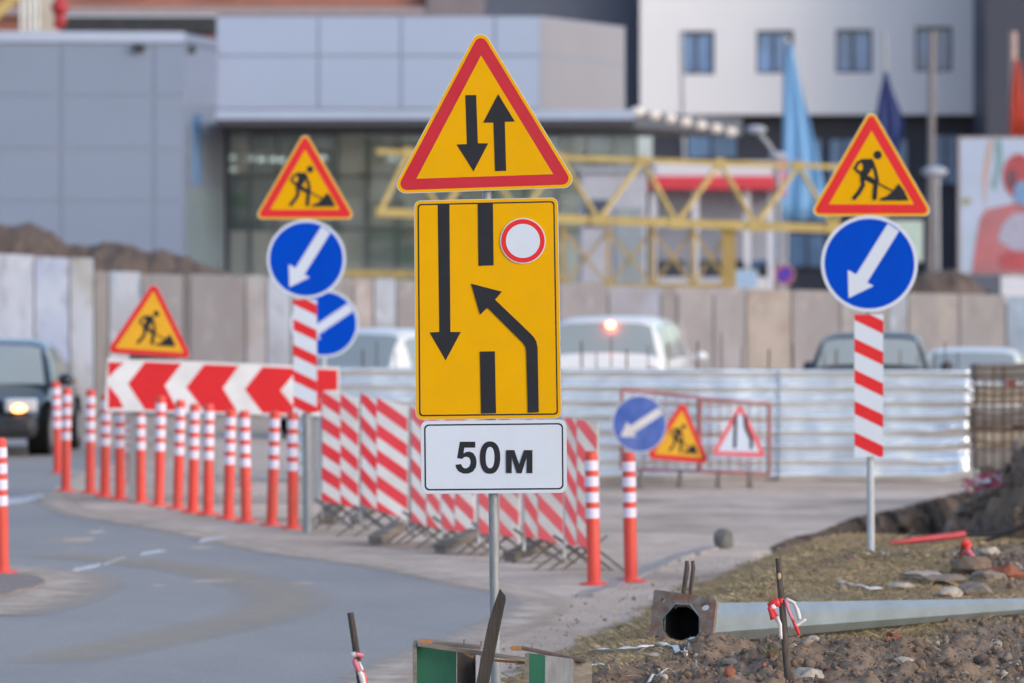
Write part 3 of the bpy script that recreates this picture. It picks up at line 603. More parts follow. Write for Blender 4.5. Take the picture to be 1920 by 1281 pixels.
# low mesh barrier frames with three signs leaning on them
FR = mat('mesh_frame_red', (0.42,0.10,0.10), 0.7, var=.4, scale=8, dirt=(.25,.18,.15), dirt_amt=.7)
def rack(x0, x1, yt0, yt1, yb0, yb1, Y, lab):
    A = P(x0, yt0, Y); o = Vector((A.x, Y, 0)); t = thing('mesh_barrier', lab, 'barrier', o, group='low mesh barriers in front of the metal fence')
    c = [P(x0,yt0,Y), P(x1,yt1,Y+.1), P(x1,yb1,Y+.1), P(x0,yb0,Y)]; mb = MB()
    for a, b_ in zip(c, c[1:]+c[:1]): mb.tube([a, b_], .02, FR, 6)
    mb.build('frame', t, o); mb = MB(); n_ = 7
    for k in range(1, n_): mb.tube([c[0].lerp(c[1], k/n_), c[3].lerp(c[2], k/n_)], .006, FR, 4)
    for k in range(1, 4): mb.tube([c[0].lerp(c[3], k/4), c[1].lerp(c[2], k/4)], .006, FR, 4)
    mb.build('wire_grid', t, o)
    for xk in (x0+35, x1-35):
        a = P(xk, (yb0+yb1)/2, Y+.05); mb = MB(); mb.bar(a, (a.x, Y-.15, 0), .035, .035, WOOD); mb.bar(a, (a.x, Y+.5, 0), .035, .035, WOOD); mb.build('leg', t, o)
rack(1166, 1310, 731, 745, 880, 884, 60.3, 'low red mesh barrier frame behind the leaning blue sign, left of the other frame')
rack(1312, 1442, 748, 757, 884, 890, 60.2, 'low red mesh barrier frame behind the white road narrows sign')
def leaner(px, py, Y, layers, lab, roll, sc=(1,1), yaw=0):
    q = P(px, py, Y); t = thing('road_sign', lab, 'road sign', q, rot=(R(-6), R(roll), R(yaw)))
    mb = MB(); plate(mb, layers, face(0,0,0)); o = mb.build('plate', t); t.scale = (sc[0], 1, sc[1])
    mb = MB(); mb.bar((0,.02,-.1),(0,.02,.2),.05,.02,RIM); mb.build('bracket', t)
tl = lambda L_, a: [([(x, y-a*.29) for x, y in pl], m) for pl, m in L_]
leaner(1199, 795, 60.0, round_layers(.305, ang=-26, dusty=True), 'faded blue round arrow sign leaning on the low mesh barrier', 0, (.95, 1))
leaner(1274, 826, 60.13, tl(tri_layers('red', .72), .72), 'scuffed yellow roadworks triangle leaning behind the faded blue disc', 5, (.95, 1.05))
leaner(1386, 822, 60.0, tl(tri_layers('white', .66, 'narrow'), .66), 'white road narrows triangle with red border leaning on the low mesh barrier', 2, (.9, 1))

# ------------------------------------------------------------------ cars
TYRE = mat('tyre', (0.02,0.02,0.022), .85, bump=.2); RIMC = mat('wheel_rim', (.4,.4,.42), .35, .7)
CGL = glass('car_glass', (0.34,0.39,0.41), .08, .88); LENS = mat('lamp_lens', (.55,.58,.62), .12, .2); PLT = mat('number_plate', (.6,.6,.6), .5)  # car glass: reflected light is put into its pale base colour
def paint(nm, c, metal=.2, rough=.28): return mat(nm, c, rough, metal, var=.05, coat=.7, dirt=tuple(v*.7+.06 for v in c), dirt_amt=.3, dscale=2)
def make_car(lab, loc, rz, col, Ln=4.3, Wd=1.72, Hh=1.42, kind='sedan', lit=None, front_fov=False):
    """car with its nose towards local -Y; ground at z = 0"""
    t = thing('parked_car' if kind != 'van' else 'van', lab, 'car' if kind != 'van' else 'van', loc, rz)
    w = Wd/2; f = -Ln/2; r_ = Ln/2; belt = Hh*.64
    if kind == 'sedan': deck = [(f,.50,.62),(f+.12,.66,.86),(f+.9,.80,.97),(f+1.15,.88,1),(r_-1.0,.92,1),(r_-.35,.90,.97),(r_-.06,.82,.90),(r_,.6,.72)]
    else: deck = [(f,.52,.66),(f+.10,.74,.88),(f+.75,.90,.98),(f+1.0,.96,1),(r_-.5,1.0,1),(r_-.12,1.0,.99),(r_-.03,.95,.95),(r_,.6,.85)]
    k = belt/.90; mb = MB(); vs = []
    for y, zt, wk in deck:
        zt *= k; W_ = w*wk; z0 = .22 if f+.3 < y < r_-.3 else .26
        vs += [Vector(p) for p in ((-W_*.86, y, z0), (-W_, y, z0+.16), (-W_*1.0, y, zt*.70), (-W_*.93, y, zt*.96), (-W_*.72, y, zt), (0, y, zt+.02), (W_*.72, y, zt), (W_*.93, y, zt*.96), (W_, y, zt*.70), (W_, y, z0+.16), (W_*.86, y, z0))]
    N = 11; fs = [(j*N+i, j*N+(i+1)%N, (j+1)*N+(i+1)%N, (j+1)*N+i) for j in range(len(deck)-1) for i in range(N)]
    fs += [tuple(range(N))[::-1], tuple(range((len(deck)-1)*N, len(deck)*N))]; mb.add(vs, fs, col, True); o = mb.build('body', t)
    sb = o.modifiers.new('sub', 'SUBSURF'); sb.levels = sb.render_levels = 2
    if kind == 'sedan': by = (f+1.12, r_-.75); ty = (f+1.75, r_-1.35)
    else: by = (f+.95, r_-.06); ty = (f+1.6, r_-.32)
    zb, zr = belt-.05, Hh; wb, wt = w*.95, w*.74
    ZF = [0,.10,.35,.60,.80,.91,.975,1.0]; XF = [1,1,1,.995,.97,.90,.70,0]
    sts = [(by[0],.02),(by[0]+(ty[0]-by[0])*.3,.36),(by[0]+(ty[0]-by[0])*.58,.68),(by[0]+(ty[0]-by[0])*.80,.87),(ty[0]+.05,.96)]
    nf = 3; mid = (ty[0]+ty[1])/2; sts += [(mid-.14,1.0),(mid-.04,1.0),((mid+ty[1])/2,1.0),(ty[1]-.2,.985),(ty[1]-.03,.955),(ty[1]+(by[1]-ty[1])*.16,.87),(ty[1]+(by[1]-ty[1])*.5,.60),(by[1],.04 if kind == 'sedan' else .02)]; ns = len(sts)
    GP = []
    for y, hf in sts:
        pts = [((wb+(wt-wb)*zf*hf)*xf, zb+(zr-zb)*hf*zf) for zf, xf in zip(ZF, XF)]
        GP.append([Vector((-x, y, z)) for x, z in pts]+[Vector((x, y, z)) for x, z in pts[-2::-1]])
    parts = {}
    for i in range(ns-1):
        for k9 in range(14):
            kk = k9 if k9 < 7 else 13-k9
            if i < nf: key = 'windscreen' if kk >= 5 else ('pillar', k9 < 7)
            elif i >= ns-3: key = 'rear_window' if kk >= 5 else ('pillar', k9 < 7)
            elif kk in (1,2,3): key = ('pillar', k9 < 7) if i == 5 else ('side_window', i < 5, k9 < 7)
            else: key = 'roof' if kk >= 4 else ('pillar', k9 < 7)
            parts.setdefault(key, []).append([GP[i][k9], GP[i][k9+1], GP[i+1][k9+1], GP[i+1][k9]])
    for key, fs_ in parts.items():
        nm = key if isinstance(key, str) else key[0]; mb = MB(); idx = {}; vs = []; fc = []
        for f_ in fs_:
            q = []
            for p in f_:
                tk = (round(p.x,4), round(p.y,4), round(p.z,4))
                if tk not in idx: idx[tk] = len(vs); vs.append(p)
                q.append(idx[tk])
            if len(set(q)) > 2: fc.append([j for n_i, j in enumerate(q) if j not in q[:n_i]])
        mb.add(vs, fc, CGL if 'win' in nm else col, True); mb.build(nm, t)
    mb = MB(); mb.box((0,(by[0]+by[1])/2,zb-.25),(wb*1.7,(by[1]-by[0])*.85,.3),BLACK); [mb.box((sx*.38,f+2.1,zb+.02),(.46,.14,.6),DARKM,top=(.75,1)) for sx in (-1,1)]; mb.build('seats', t)
    for sx in (-1,1):
        for y in (f+.82, r_-.80):
            mb = MB(); mb.tube([(sx*(w-.20),y,.31),(sx*(w+.005),y,.31)], .31, TYRE, 24); wh = mb.build('tyre', t); mb = MB(); mb.tube([(sx*(w-.02),y,.31),(sx*(w+.014),y,.31)], .19, RIMC, 16); mb.build('wheel_rim', t)
            mb = MB(); mb.tube([(sx*(w-.26),y,.33),(sx*(w+.001),y,.33)], .355, BLACK, 24); mb.build('wheel_arch', t)
        mb = MB(); mb.box((sx*w*.68, f+.045, .66*k*.95), (.40,.14,.17), LENS, rot=Matrix.Rotation(sx*.25,3,'Z')); o = mb.build('headlight', t, bev=.03)
        mb = MB(); mb.box((sx*w*.74, r_-.05, .72*k), (.16,.12,.26), mat('tail_lens',(.4,.02,.02),.2)); mb.build('tail_light', t, bev=.03)
        mb = MB(); mb.ball((sx*(w+.09), by[0]+.35, zb+.06), .105, col, 12, 8, (1,.7,.75)); mb.build('mirror', t)
    mb = MB(); mb.box((0,f+.02,.38),(Wd*.93,.24,.30),DARKM); mb.build('bumper', t, bev=.11)
    mb = MB(); mb.box((0,r_+.02,.42),(Wd*.93,.18,.26),col); mb.build('bumper', t, bev=.06)
    mb = MB(); mb.box((0,f-.03,.66*k*.95),(Wd*.42,.10,.12),BLACK); mb.build('grille', t, bev=.01)
    for y in (f-.125, r_+.115): mb = MB(); mb.box((0,y,.42),(.50,.012,.11),PLT); mb.build('number_plate', t)
    if lit == 'indicator':
        mb = MB(); mb.ball((-0.0+w*.66, f-.03, .62*k*.95), .07, mat('lit_orange',(1,.4,.1),.3,emit=(1,.33,.10),estr=5), sc=(1.4,.6,.7)); mb.build('indicator_lamp', t)
    if lit == 'brake':
        mb = MB(); mb.ball((-0.09, r_-.19, zr-.12), .05, mat('lit_red',(1,.05,.03),.3,emit=(1,.10,.04),estr=22), sc=(1.2,.5,.8)); mb.build('brake_lamp', t)
    return t
BLKP = paint('paint_black', (.018,.024,.032), .3, .25); WHP = paint('paint_white', (.80,.80,.82), 0, .3); SILP = paint('paint_silver', (.55,.57,.6), .6, .3); DKP = paint('paint_dark', (.03,.032,.036), .3, .3)
Yk = 71.5
make_car('black hatchback with its orange lamp lit driving towards the left bollards', (P(-12,0,Yk).x, Yk+.6, 0), R(-3.5), BLKP, 4.1, 1.72, 1.44, 'sedan', 'indicator')
make_car('white van with lit red rear lamp behind the metal fence, right of the tall sign', (P(1172,0,77).x, 79, 0), R(172), WHP, 4.5, 1.80, 1.68, 'van', 'brake')
make_car('low white car seen over the metal fence left of the tall sign', (P(735,0,78).x, 79, 0), R(150), WHP, 4.2, 1.72, 1.50, 'sedan')
make_car('dark estate car seen over the metal fence behind the right striped board', (P(1660,0,77).x, 79, 0), R(174), DKP, 4.4, 1.75, 1.46, 'van')
make_car('low white car behind the metal fence, right of the dark car', (P(1850,0,81).x, 83, 0), R(172), WHP, 4.2, 1.72, 1.18, 'sedan')

# ------------------------------------------------------------------ hoarding fence with faded printed panels
def mural(i, base, hi, stain, amt=.5):
    nm = 'hoarding_print_%d' % i; m = mat(nm, base, .7, var=.08, scale=1.2, stretch=(1,1,.35)); nt = m.node_tree; Lk = nt.links.new; b_ = nt.nodes['Principled BSDF']; src = b_.inputs['Base Color'].links[0].from_socket
    t_ = nt.nodes.new('ShaderNodeTexCoord'); mp = nt.nodes.new('ShaderNodeMapping'); mp.inputs['Scale'].default_value = (1.7,1,.95); mp.inputs['Location'].default_value = (i*3.7,0,i*1.3); Lk(t_.outputs['Object'], mp.inputs[0])
    for sc, col, lo, hi_, st in ((.9, hi, .46, .60, .8), (1.6, tuple(min(.75,v*1.35) for v in hi), .60, .68, .55), (2.4, stain, .52, .72, .75)):
        z = nt.nodes.new('ShaderNodeTexNoise'); z.inputs['Scale'].default_value = sc; z.inputs['Detail'].default_value = 5; Lk(mp.outputs[0], z.inputs['Vector'])
        r = nt.nodes.new('ShaderNodeMapRange'); r.inputs[1].default_value = lo; r.inputs[2].default_value = hi_; r.inputs[4].default_value = st; Lk(z.outputs[0], r.inputs[0])
        mx = nt.nodes.new('ShaderNodeMix'); mx.data_type = 'RGBA'; Lk(r.outputs[0], mx.inputs[0]); Lk(src, mx.inputs[6]); mx.inputs[7].default_value = (*col, 1); src = mx.outputs[2]
    Lk(src, b_.inputs['Base Color']); return m
CONC = mat('concrete_post', srgb(140,134,132), .85, var=.15, scale=3)
def hoard(lab, Y, pans, ytop, ybot=None):
    o = Vector((P(pans[0][0],0,Y).x, Y, 0)); t = thing('hoarding_fence', lab, 'fence', o)
    for i, (xa, xb, base, hi, st) in enumerate(pans):
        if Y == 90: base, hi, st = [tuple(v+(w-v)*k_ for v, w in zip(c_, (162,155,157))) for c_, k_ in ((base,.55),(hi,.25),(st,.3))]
        za, zb = HC-(ytop(xa)-HY)/F*Y, HC-(ytop(xb)-HY)/F*Y; A, B = P(xa,0,Y).x-o.x, P(xb,0,Y).x-o.x-.025; h = (hash((xa,)) % 5)*.006
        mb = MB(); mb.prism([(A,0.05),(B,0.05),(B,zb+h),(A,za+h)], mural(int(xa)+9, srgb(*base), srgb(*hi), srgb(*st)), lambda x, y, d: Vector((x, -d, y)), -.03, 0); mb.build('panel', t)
        mb = MB(); mb.bar((A,.09,0),(A,.09,za-.1),.09,.09,CONC); mb.build('post', t)
ST = (118,112,106)
hoard('tall white hoarding with faded prints at the left frame edge', 86, [(-160,-60,(196,200,214),(215,217,226),(150,146,146)),(-60,66,(182,185,200),(196,200,214),(150,152,164)),(66,132,(174,182,206),(194,200,216),(150,150,168)),(132,178,(186,188,200),(170,166,160),(110,104,96))], lambda x: 478+.045*x)
hoard('long run of grey and beige hoarding panels with faded prints behind the parked cars', 90, [(178,206,(138,130,126),(160,152,146),ST),(206,266,(186,196,216),(205,212,228),(110,165,205)),(266,346,(142,138,139),(160,158,160),ST),(346,357,(96,92,94),(110,106,106),ST),(357,462,(124,118,120),(146,142,145),(164,162,168)),(462,502,(150,146,148),(182,180,186),(168,146,124)),(502,548,(176,190,214),(196,206,224),(150,150,160)),(548,604,(160,152,150),(186,190,204),(120,114,110)),(604,664,(158,150,150),(176,176,190),(124,116,108)),(664,702,(188,170,164),(202,192,190),(150,140,138)),(702,745,(182,192,212),(196,206,222),(168,160,168)),(745,800,(150,144,142),(160,158,162),ST),(800,880,(150,144,142),(170,166,170),ST),(880,960,(158,150,150),(178,176,190),ST),(960,1050,(150,144,148),(170,166,170),ST),(1050,1142,(158,150,154),(176,170,176),(140,134,136)),(1142,1240,(158,160,178),(176,182,204),(150,140,142)),(1240,1272,(146,138,136),(160,152,150),ST),(1272,1340,(160,152,152),(178,170,170),(140,130,128)),(1340,1400,(166,158,160),(182,176,180),(146,138,140)),(1400,1486,(178,158,138),(196,180,168),(160,140,124)),(1486,1578,(156,148,148),(180,172,170),(140,130,128)),(1578,1668,(160,152,150),(182,176,176),(140,132,128)),(1668,1705,(160,174,192),(182,194,210),(150,150,154)),(1705,1800,(158,150,150),(184,172,162),(140,132,130)),(1800,1888,(150,144,144),(172,164,160),(132,124,122)),(1888,1990,(134,156,182),(150,176,204),(112,132,156))], lambda x: 511+(x-178)*.026)
# big letters-like skyline print is only a pale smear; the earth heap stands behind
DIRT = mat('heaped_earth', (.105,.078,.066), .95, var=.4, scale=3, bump=1.0, bscale=9, dirt=(.20,.15,.12), dirt_amt=.6, dscale=2)
def heap(name, lab, Y, prof, dep=3.0):
    mb = MB(); vs = []; n_ = len(prof); ps = []
    for k in range(n_-1):
        for s in range(20): a, b_ = prof[k], prof[k+1]; ps.append((a[0]+(b_[0]-a[0])*s/20, a[1]+(b_[1]-a[1])*s/20))
    ps.append(prof[-1]); K = 44
    for x, y in ps:
        q = P(x, y, Y)
        for j in range(K+1):
            u = j/K*2-1; zf = max(0, 1-abs(u)**1.7); vs.append(Vector((q.x, Y+u*dep, 0))+Vector((.12*fbm(q.x*2,u*3,1,3), 0, -.1+(q.z+.1)*zf+((.08*fbm(q.x*1.6, u*3, 4, 6)+.04*fbm(q.x*5, u*9, 9, 5)) if abs(u) < .95 else 0))))
    mb.add(vs, [(i*(K+1)+j, (i+1)*(K+1)+j, (i+1)*(K+1)+j+1, i*(K+1)+j+1) for i in range(len(ps)-1) for j in range(K)], DIRT, True)
    return tag(mb.build(name, None, (P(prof[0][0],0,Y).x, Y, 0)), lab, 'earth heap')
heap('earth_heap', 'long heap of brown excavated earth behind the left hoarding', 96, [(-260,440),(-120,428),(-20,424),(10,417),(40,416),(70,425),(95,442),(120,457),(160,460),(200,456),(235,458),(265,470),(300,470),(340,478),(380,490),(410,508),(440,540)])

# ------------------------------------------------------------------ yellow crane sections
CY2 = mat('crane_yellow_dull', (0.40,0.28,0.09), .65, var=.2, scale=2, dirt=(.25,.19,.10), dirt_amt=.6, dscale=1.5)
CY = mat('crane_yellow', (0.54,0.40,0.14), .55, var=.15, scale=2, dirt=(.30,.22,.10), dirt_amt=.5, dscale=1.5)
Yj = 118.0; o = P(1140, 640, Yj); o.z = 0
t = thing('crane_jib', 'long yellow lattice crane jib lying raised behind the hoarding', 'crane section', o)
top_ = lambda x: P(x, 284+(x-700)*.0335, Yj+.55)
bf, bb2 = (lambda x: P(x, 398+(x-700)*.036, Yj)), (lambda x: P(x, 396+(x-700)*.036, Yj+1.15))
for fn, r in ((top_, .055), (bf, .085), (bb2, .07)): mb = MB(); mb.bar(fn(706), fn(1600), r*2, r*2, CY); mb.build('chord', t, o)
xsb = [711, 826, 975, 1122, 1268, 1416, 1563]; xst = [765, 900, 1050, 1204, 1350, 1497, 1598]
for fn in (bf, bb2):
    for i, xb in enumerate(xsb):
        if i: mb = MB(); mb.bar(fn(xb), top_(xst[i-1]), .075, .075, CY); mb.build('brace', t, o)
        mb = MB(); mb.bar(fn(xb), top_(xst[i]), .075, .075, CY); mb.build('brace', t, o)
for xb in xsb+[900,1050,1204,1350,1497]: mb = MB(); mb.bar(bf(xb), bb2(xb), .09, .09, CY); mb.build('cross_bar', t, o)
for xb in xst: mb = MB(); mb.box(top_(xb), (.20,.16,.2), CY); mb.build('node_plate', t, o)
for xb in xsb[1:]: mb = MB(); mb.box(bf(xb)+Vector((0,-.02,0)), (.28,.2,.22), CY); mb.build('node_plate', t, o)
o = P(1215, 640, Yj+.2); o.z = 0
t = thing('crane_section', 'yellow lattice tower section standing under the jib right of the tall sign', 'crane section', o)
cols = [1056, 1140, 1224, 1300, 1366]; ya, yb = 432, 536
for Yq in (Yj+.1, Yj+1.3):
    for x in cols: mb = MB(); w = .30 if x == 1366 else .08; mb.bar(P(x, 424, Yq), (P(x,0,Yq).x, Yq, 0), w, .10, CY2); mb.build('post', t, o)
    for a, b_ in zip(cols, cols[1:]):
        for y0, y1 in ((ya, yb), (yb, 640)):
            mb = MB(); mb.bar(P(a,y0,Yq), P(b_,y1,Yq), .055,.055, CY2); mb.bar(P(a,y1,Yq+.09), P(b_,y0,Yq+.09), .055,.055, CY2); mb.build('brace', t, o)
    for y0 in (yb, 640): mb = MB(); mb.bar(P(cols[0],y0,Yq), P(cols[-1],y0,Yq), .12,.10, CY2); mb.build('rail', t, o)
o = P(700,640,Yj+3); o.z = 0
t = thing('crane_section', 'low yellow lattice section lying behind the hoarding left of the tall sign', 'crane section', o)
for y0 in (512, 560):
    mb = MB(); mb.bar(P(640,y0,Yj+3), P(1050,y0+6,Yj+3), .14,.14, CY); mb.build('rail', t, o)
for k in range(6): mb = MB(); mb.bar(P(645+k*66,560,Yj+3), P(678+k*66,512,Yj+3), .08,.08, CY); mb.bar(P(678+k*66,512,Yj+3), P(711+k*66,560,Yj+3), .08,.08, CY); mb.build('brace', t, o)
for x in (650, 850, 1040): mb = MB(); mb.bar(P(x,540,Yj+3), (P(x,0,Yj+3).x,Yj+3,0), .12,.12, CY); mb.build('leg', t, o)

# ------------------------------------------------------------------ buildings
PAN = mat('grey_cladding', srgb(126,138,162), .42, .25, var=.03, scale=.5); PANL = mat('light_cladding', srgb(168,180,206), .42, .25, var=.03, scale=.4); JNT = mat('cladding_joint', srgb(132,143,164), .6)
WPL = mat('white_cladding', srgb(226,226,232), .5, var=.02, scale=.3); SLT = mat('slate_cladding', srgb(84,90,108), .55, var=.06, scale=1); SLD = mat('dark_cladding', srgb(58,62,78), .55, var=.06)
WGL = mat('window_glass', srgb(96,138,192), .12, 0, var=.45, scale=.9, stretch=(1,1,.5), spec=.9); WFR = mat('window_frame', srgb(62,74,98), .5)
CONCB = mat('concrete_wall', srgb(122,116,122), .8, var=.1, scale=1); BRK = mat('brick_wall', srgb(158,106,94), .85, var=.12, scale=.6, dirt=srgb(120,96,94), dirt_amt=.6, dscale=.35)
def wall(mb, a, b_, z0, z1, m, th=.4):
    """vertical slab from a to b (x, y), its outer face on the camera side"""
    a, b_ = Vector((*a, 0)), Vector((*b_, 0)); e = (b_-a).normalized(); nn = Vector((e.y, -e.x, 0)); 
    vs = [a, b_, b_-nn*th, a-nn*th]; vs = [Vector((v.x, v.y, z)) for z in (z0, z1) for v in vs]
    return mb.add(vs, [(3,2,1,0),(4,5,6,7),(0,1,5,4),(1,2,6,5),(2,3,7,6),(3,0,4,7)], m)
X = lambda px, Y: (px-960)/F*Y
Z = lambda py, Y: HC-(py-HY)/F*Y
# left grey block
Yb = 130.0
t = thing('grey_building', 'plain grey panel-clad building block at the left', 'building', (X(100,Yb), Yb, 0)); o = t.location.copy()
c0, c1, c2 = (X(-420,Yb-1), Yb-1), (X(345,Yb), Yb), (X(421,Yb+5), Yb+5)
def cladding(name, a, b_, zs, xj, m, par, o, gap=.022, th=.3):
    """rebated panels: a backing of joint colour and one slab per panel"""
    mb = MB(); wall(mb, (a[0], a[1]+.025), (b_[0], b_[1]+.025), zs[0], zs[-1], JNT, th); A, B = Vector((*a,0)), Vector((*b_,0))
    for i in range(len(xj)-1):
        for j in range(len(zs)-1):
            p = A.lerp(B, xj[i]); q = A.lerp(B, xj[i+1]); e = (q-p).normalized()*gap; wall(mb, ((p+e).x,(p+e).y), ((q-e).x,(q-e).y), zs[j]+gap, zs[j+1]-gap, m, .1)
    return mb.build(name, par, o)
zsl = [0, Z(580,Yb), Z(479,Yb), Z(378,Yb), Z(280,Yb), Z(180,Yb), Z(82,Yb)]
span = lambda px: (px+420)/(765)
cladding('front_wall', c0, c1, zsl, [0, span(-240), span(-64), span(113), span(288), 1], PAN, t, o)
cladding('side_wall', c1, c2, [0]+zsl[2:], [0, 1], PAN, t, o)
mb = MB(); wall(mb, (c0[0],c0[1]-.05), (c1[0]+.02,c1[1]-.05), Z(80,Yb), Z(60,Yb), PANL, .7); wall(mb, (c1[0],c1[1]-.03), c2, Z(79,Yb), Z(62,Yb), PAN, .6); mb.build('parapet', t, o)
mb = MB(); mb.box((X(0,Yb+9), Yb+10, Z(84,Yb)), (X(400,Yb)-X(-420,Yb), 16, .2), CONCB); mb.build('roof', t, o)
for px, w in ((262, 22), (357, 14)):
    mb = MB(); mb.box((X(px,Yb), Yb-.12+(2 if px > 300 else 0)*.4, Z(91,Yb)), (w/82, .35, .16), DARKM); mb.build('flood_lamp', t, o, bev=.03)
a_ = Vector((*c1,0)).lerp(Vector((*c2,0)), .22); b__ = Vector((*c1,0)).lerp(Vector((*c2,0)), .42)
mb = MB(); wall(mb, (a_.x,a_.y-.06), (b__.x,b__.y-.06), Z(345,Yb), Z(212,Yb), WGL, .1); mb.build('window', t, o)
a_ = Vector((*c1,0)).lerp(Vector((*c2,0)), .06); b__ = Vector((*c1,0)).lerp(Vector((*c2,0)), .95)
mb = MB(); wall(mb, (a_.x,a_.y-.05), (b__.x,b__.y-.05), 0, Z(352,Yb), mat('pale_green_glass', srgb(118,136,150), .2, var=.1, scale=1), .1); mb.build('window', t, o)
# things on its roof
Yrf = 139
for k, px in enumerate((40, 50, 60, 70)):
    q = P(px, 60, Yrf); tag(MB().tube([(q.x,Yrf,Z(64,Yrf)-.6),(q.x,Yrf,Z(-20,Yrf))], .045, RIM, 8).build('vent_pipe', None, (q.x,Yrf,Z(64,Yrf))), '%s pale vertical pipe from the left on the roof of the left grey building' % 'first second third fourth'.split()[k], 'pipe', 'pipes on the left roof')
mb = MB(); mb.box((X(84,Yrf+1), Yrf+1.2, Z(20,Yrf)), (.55,.8,1.5), mat('cream_box', srgb(200,190,176), .6)); tag(mb.build('roof_cabinet', None, (X(84,Yrf+1),Yrf+1,Z(64,Yrf)), bev=.04), 'cream cabinet on the left roof beside the red standpipe', 'cabinet')
RP = mat('red_pipe', (.42,.03,.04), .5)
mb = MB(); mb.tube([P(108,55,Yrf), P(112,-30,Yrf)], .10, RP, 10); mb.ball(P(112,14,Yrf), .22, RP, 10, 7); mb.ball(P(113,40,Yrf), .16, RP, 10, 7); q = P(108,55,Yrf); q.z = Z(64,Yrf); tag(mb.build('standpipe', None, q), 'red standpipe with valves on the left roof', 'pipe')
mb = MB(); q = P(255,50,145); mb.box((X(262,145),145,Z(50,145)), (X(408,145)-X(116,145),1.2,.45), DARKM); mb.box((X(262,145),145,Z(34,145)), (X(404,145)-X(120,145),1.0,.14), RIM); mb.box((X(262,145),145,Z(70,145)), (2.4,.8,.5), DARKM); tag(mb.build('roof_duct', None, (X(262,145),145,Z(64,145)), bev=.03), 'long dark duct with a pale lid on the left grey roof', 'duct')
mb = MB(); mb.bar(P(-40,60,128), P(62,-40,128), .22, .22, CY); tag(mb.build('crane_boom', None, P(-20,60,128)), 'yellow crane boom tip crossing the upper left corner', 'crane boom')
# entrance building: upper cladding box, canopy, glass hall
Ye = 134.0
t = thing('glass_building', 'building with pale cladding box and canopy over a dark glass hall in the middle', 'building', (X(800,Ye), Ye, 0)); o = t.location.copy()
d0, d1, d2 = (X(405,Ye), Ye), (X(1013,Ye), Ye), (X(1172,Ye+6), Ye+6)
zz_ = [Z(205,Ye), Z(105,Ye), Z(30,Ye)]
cladding('front_wall', d0, d1, zz_, [0, .315, .57, .86, 1], PANL, t, o)
SUNLIT = mat('sunlit_side_cladding', srgb(150,148,158), .5, .1, var=.03, scale=.5)  # warm sunlight on the right-facing side, put into the cladding colour
cladding('side_wall', d1, d2, zz_, [0, .08, 1], SUNLIT, t, o)
mb = MB(); mb.box(((d0[0]+d1[0])/2, Ye+6, Z(36,Ye)), (d1[0]-d0[0], 11.4, .15), CONCB); mb.build('roof', t, o)
CAN = mat('canopy_edge', srgb(176,186,212), .35, .5, var=.06, scale=.6)
mb = MB(); cz0, cz1 = Z(224,Ye-3), Z(206,Ye-3)
mb.box(((X(405,Ye-3)+X(1190,Ye-3))/2, Ye-3, (cz0+cz1)/2), (X(1190,Ye-3)-X(405,Ye-3), .12, cz1-cz0), CAN)
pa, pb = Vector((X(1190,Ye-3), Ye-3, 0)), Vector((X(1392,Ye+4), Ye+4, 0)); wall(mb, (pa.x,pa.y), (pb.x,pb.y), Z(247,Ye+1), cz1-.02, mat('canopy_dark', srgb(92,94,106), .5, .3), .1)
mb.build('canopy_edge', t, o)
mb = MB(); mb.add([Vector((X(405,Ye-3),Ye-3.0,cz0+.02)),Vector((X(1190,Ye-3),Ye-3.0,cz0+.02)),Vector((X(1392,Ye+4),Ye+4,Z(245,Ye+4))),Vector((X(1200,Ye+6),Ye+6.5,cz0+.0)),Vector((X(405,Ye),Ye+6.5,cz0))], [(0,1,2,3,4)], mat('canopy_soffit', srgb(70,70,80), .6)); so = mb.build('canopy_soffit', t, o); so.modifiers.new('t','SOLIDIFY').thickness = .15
LMP = mat('canopy_lamp', (.66,.62,.60), .3, emit=(1,.86,.72), estr=.06)
for k in range(7):
    q = pa.lerp(pb, (k+.15)/7); mb = MB(); mb.ball((q.x, q.y-.14, Z(216+k*4.2, Ye)), .145, LMP, 12, 8, (1.2,.6,.8)); mb.build('canopy_lamp', t, o)
HGLS = [glass('hall_glass_%d'%i, c, .12, a) for i, (c, a) in enumerate([((.40,.46,.48),.50),((.24,.30,.33),.45),((.52,.56,.58),.55),((.16,.21,.24),.40),((.32,.42,.42),.5)])]  # pane tones carry reflected surroundings in their base colour
gx0, gx1 = 424, 1192; Yg_ = Ye+4.5; rr = random.Random(11)
mul = [424,470,520,575,632,690,748,806,866,926,986,1046,1100,1150,1192]
for a, b_ in zip(mul, mul[1:]):
    for z0, z1_ in ((0.1, Z(430,Yg_)), (Z(428,Yg_), Z(330,Yg_)), (Z(328,Yg_), Z(226,Yg_))):
        mb = MB(); mb.box(((X(a,Yg_)+X(b_,Yg_))/2, Yg_, (z0+z1_)/2), (X(b_,Yg_)-X(a,Yg_)-.08, .05, z1_-z0-.06), HGLS[rr.choice((0,0,1,2,3,4))]); mb.build('pane', t, o)
    mb = MB(); mb.box((X(b_,Yg_), Yg_-.03, Z(226,Yg_)/2), (.06,.12,Z(226,Yg_)), mat('mullion_grey', srgb(92,104,114), .5)); mb.build('mullion', t, o)
for y in (330, 430): mb = MB(); mb.box(((X(gx0,Yg_)+X(gx1,Yg_))/2, Yg_-.05, Z(y,Yg_)), (X(gx1,Yg_)-X(gx0,Yg_), .07,.07), mat('mullion_grey', srgb(92,104,114), .5)); mb.build('transom', t, o)
mb = MB(); wall(mb, (X(405,Ye+12),Ye+12), (X(1210,Ye+12),Ye+12), 0, Z(210,Ye), mat('hall_back_wall', srgb(186,196,204), .7, var=.6, scale=.9)); mb.build('back_wall', t, o)
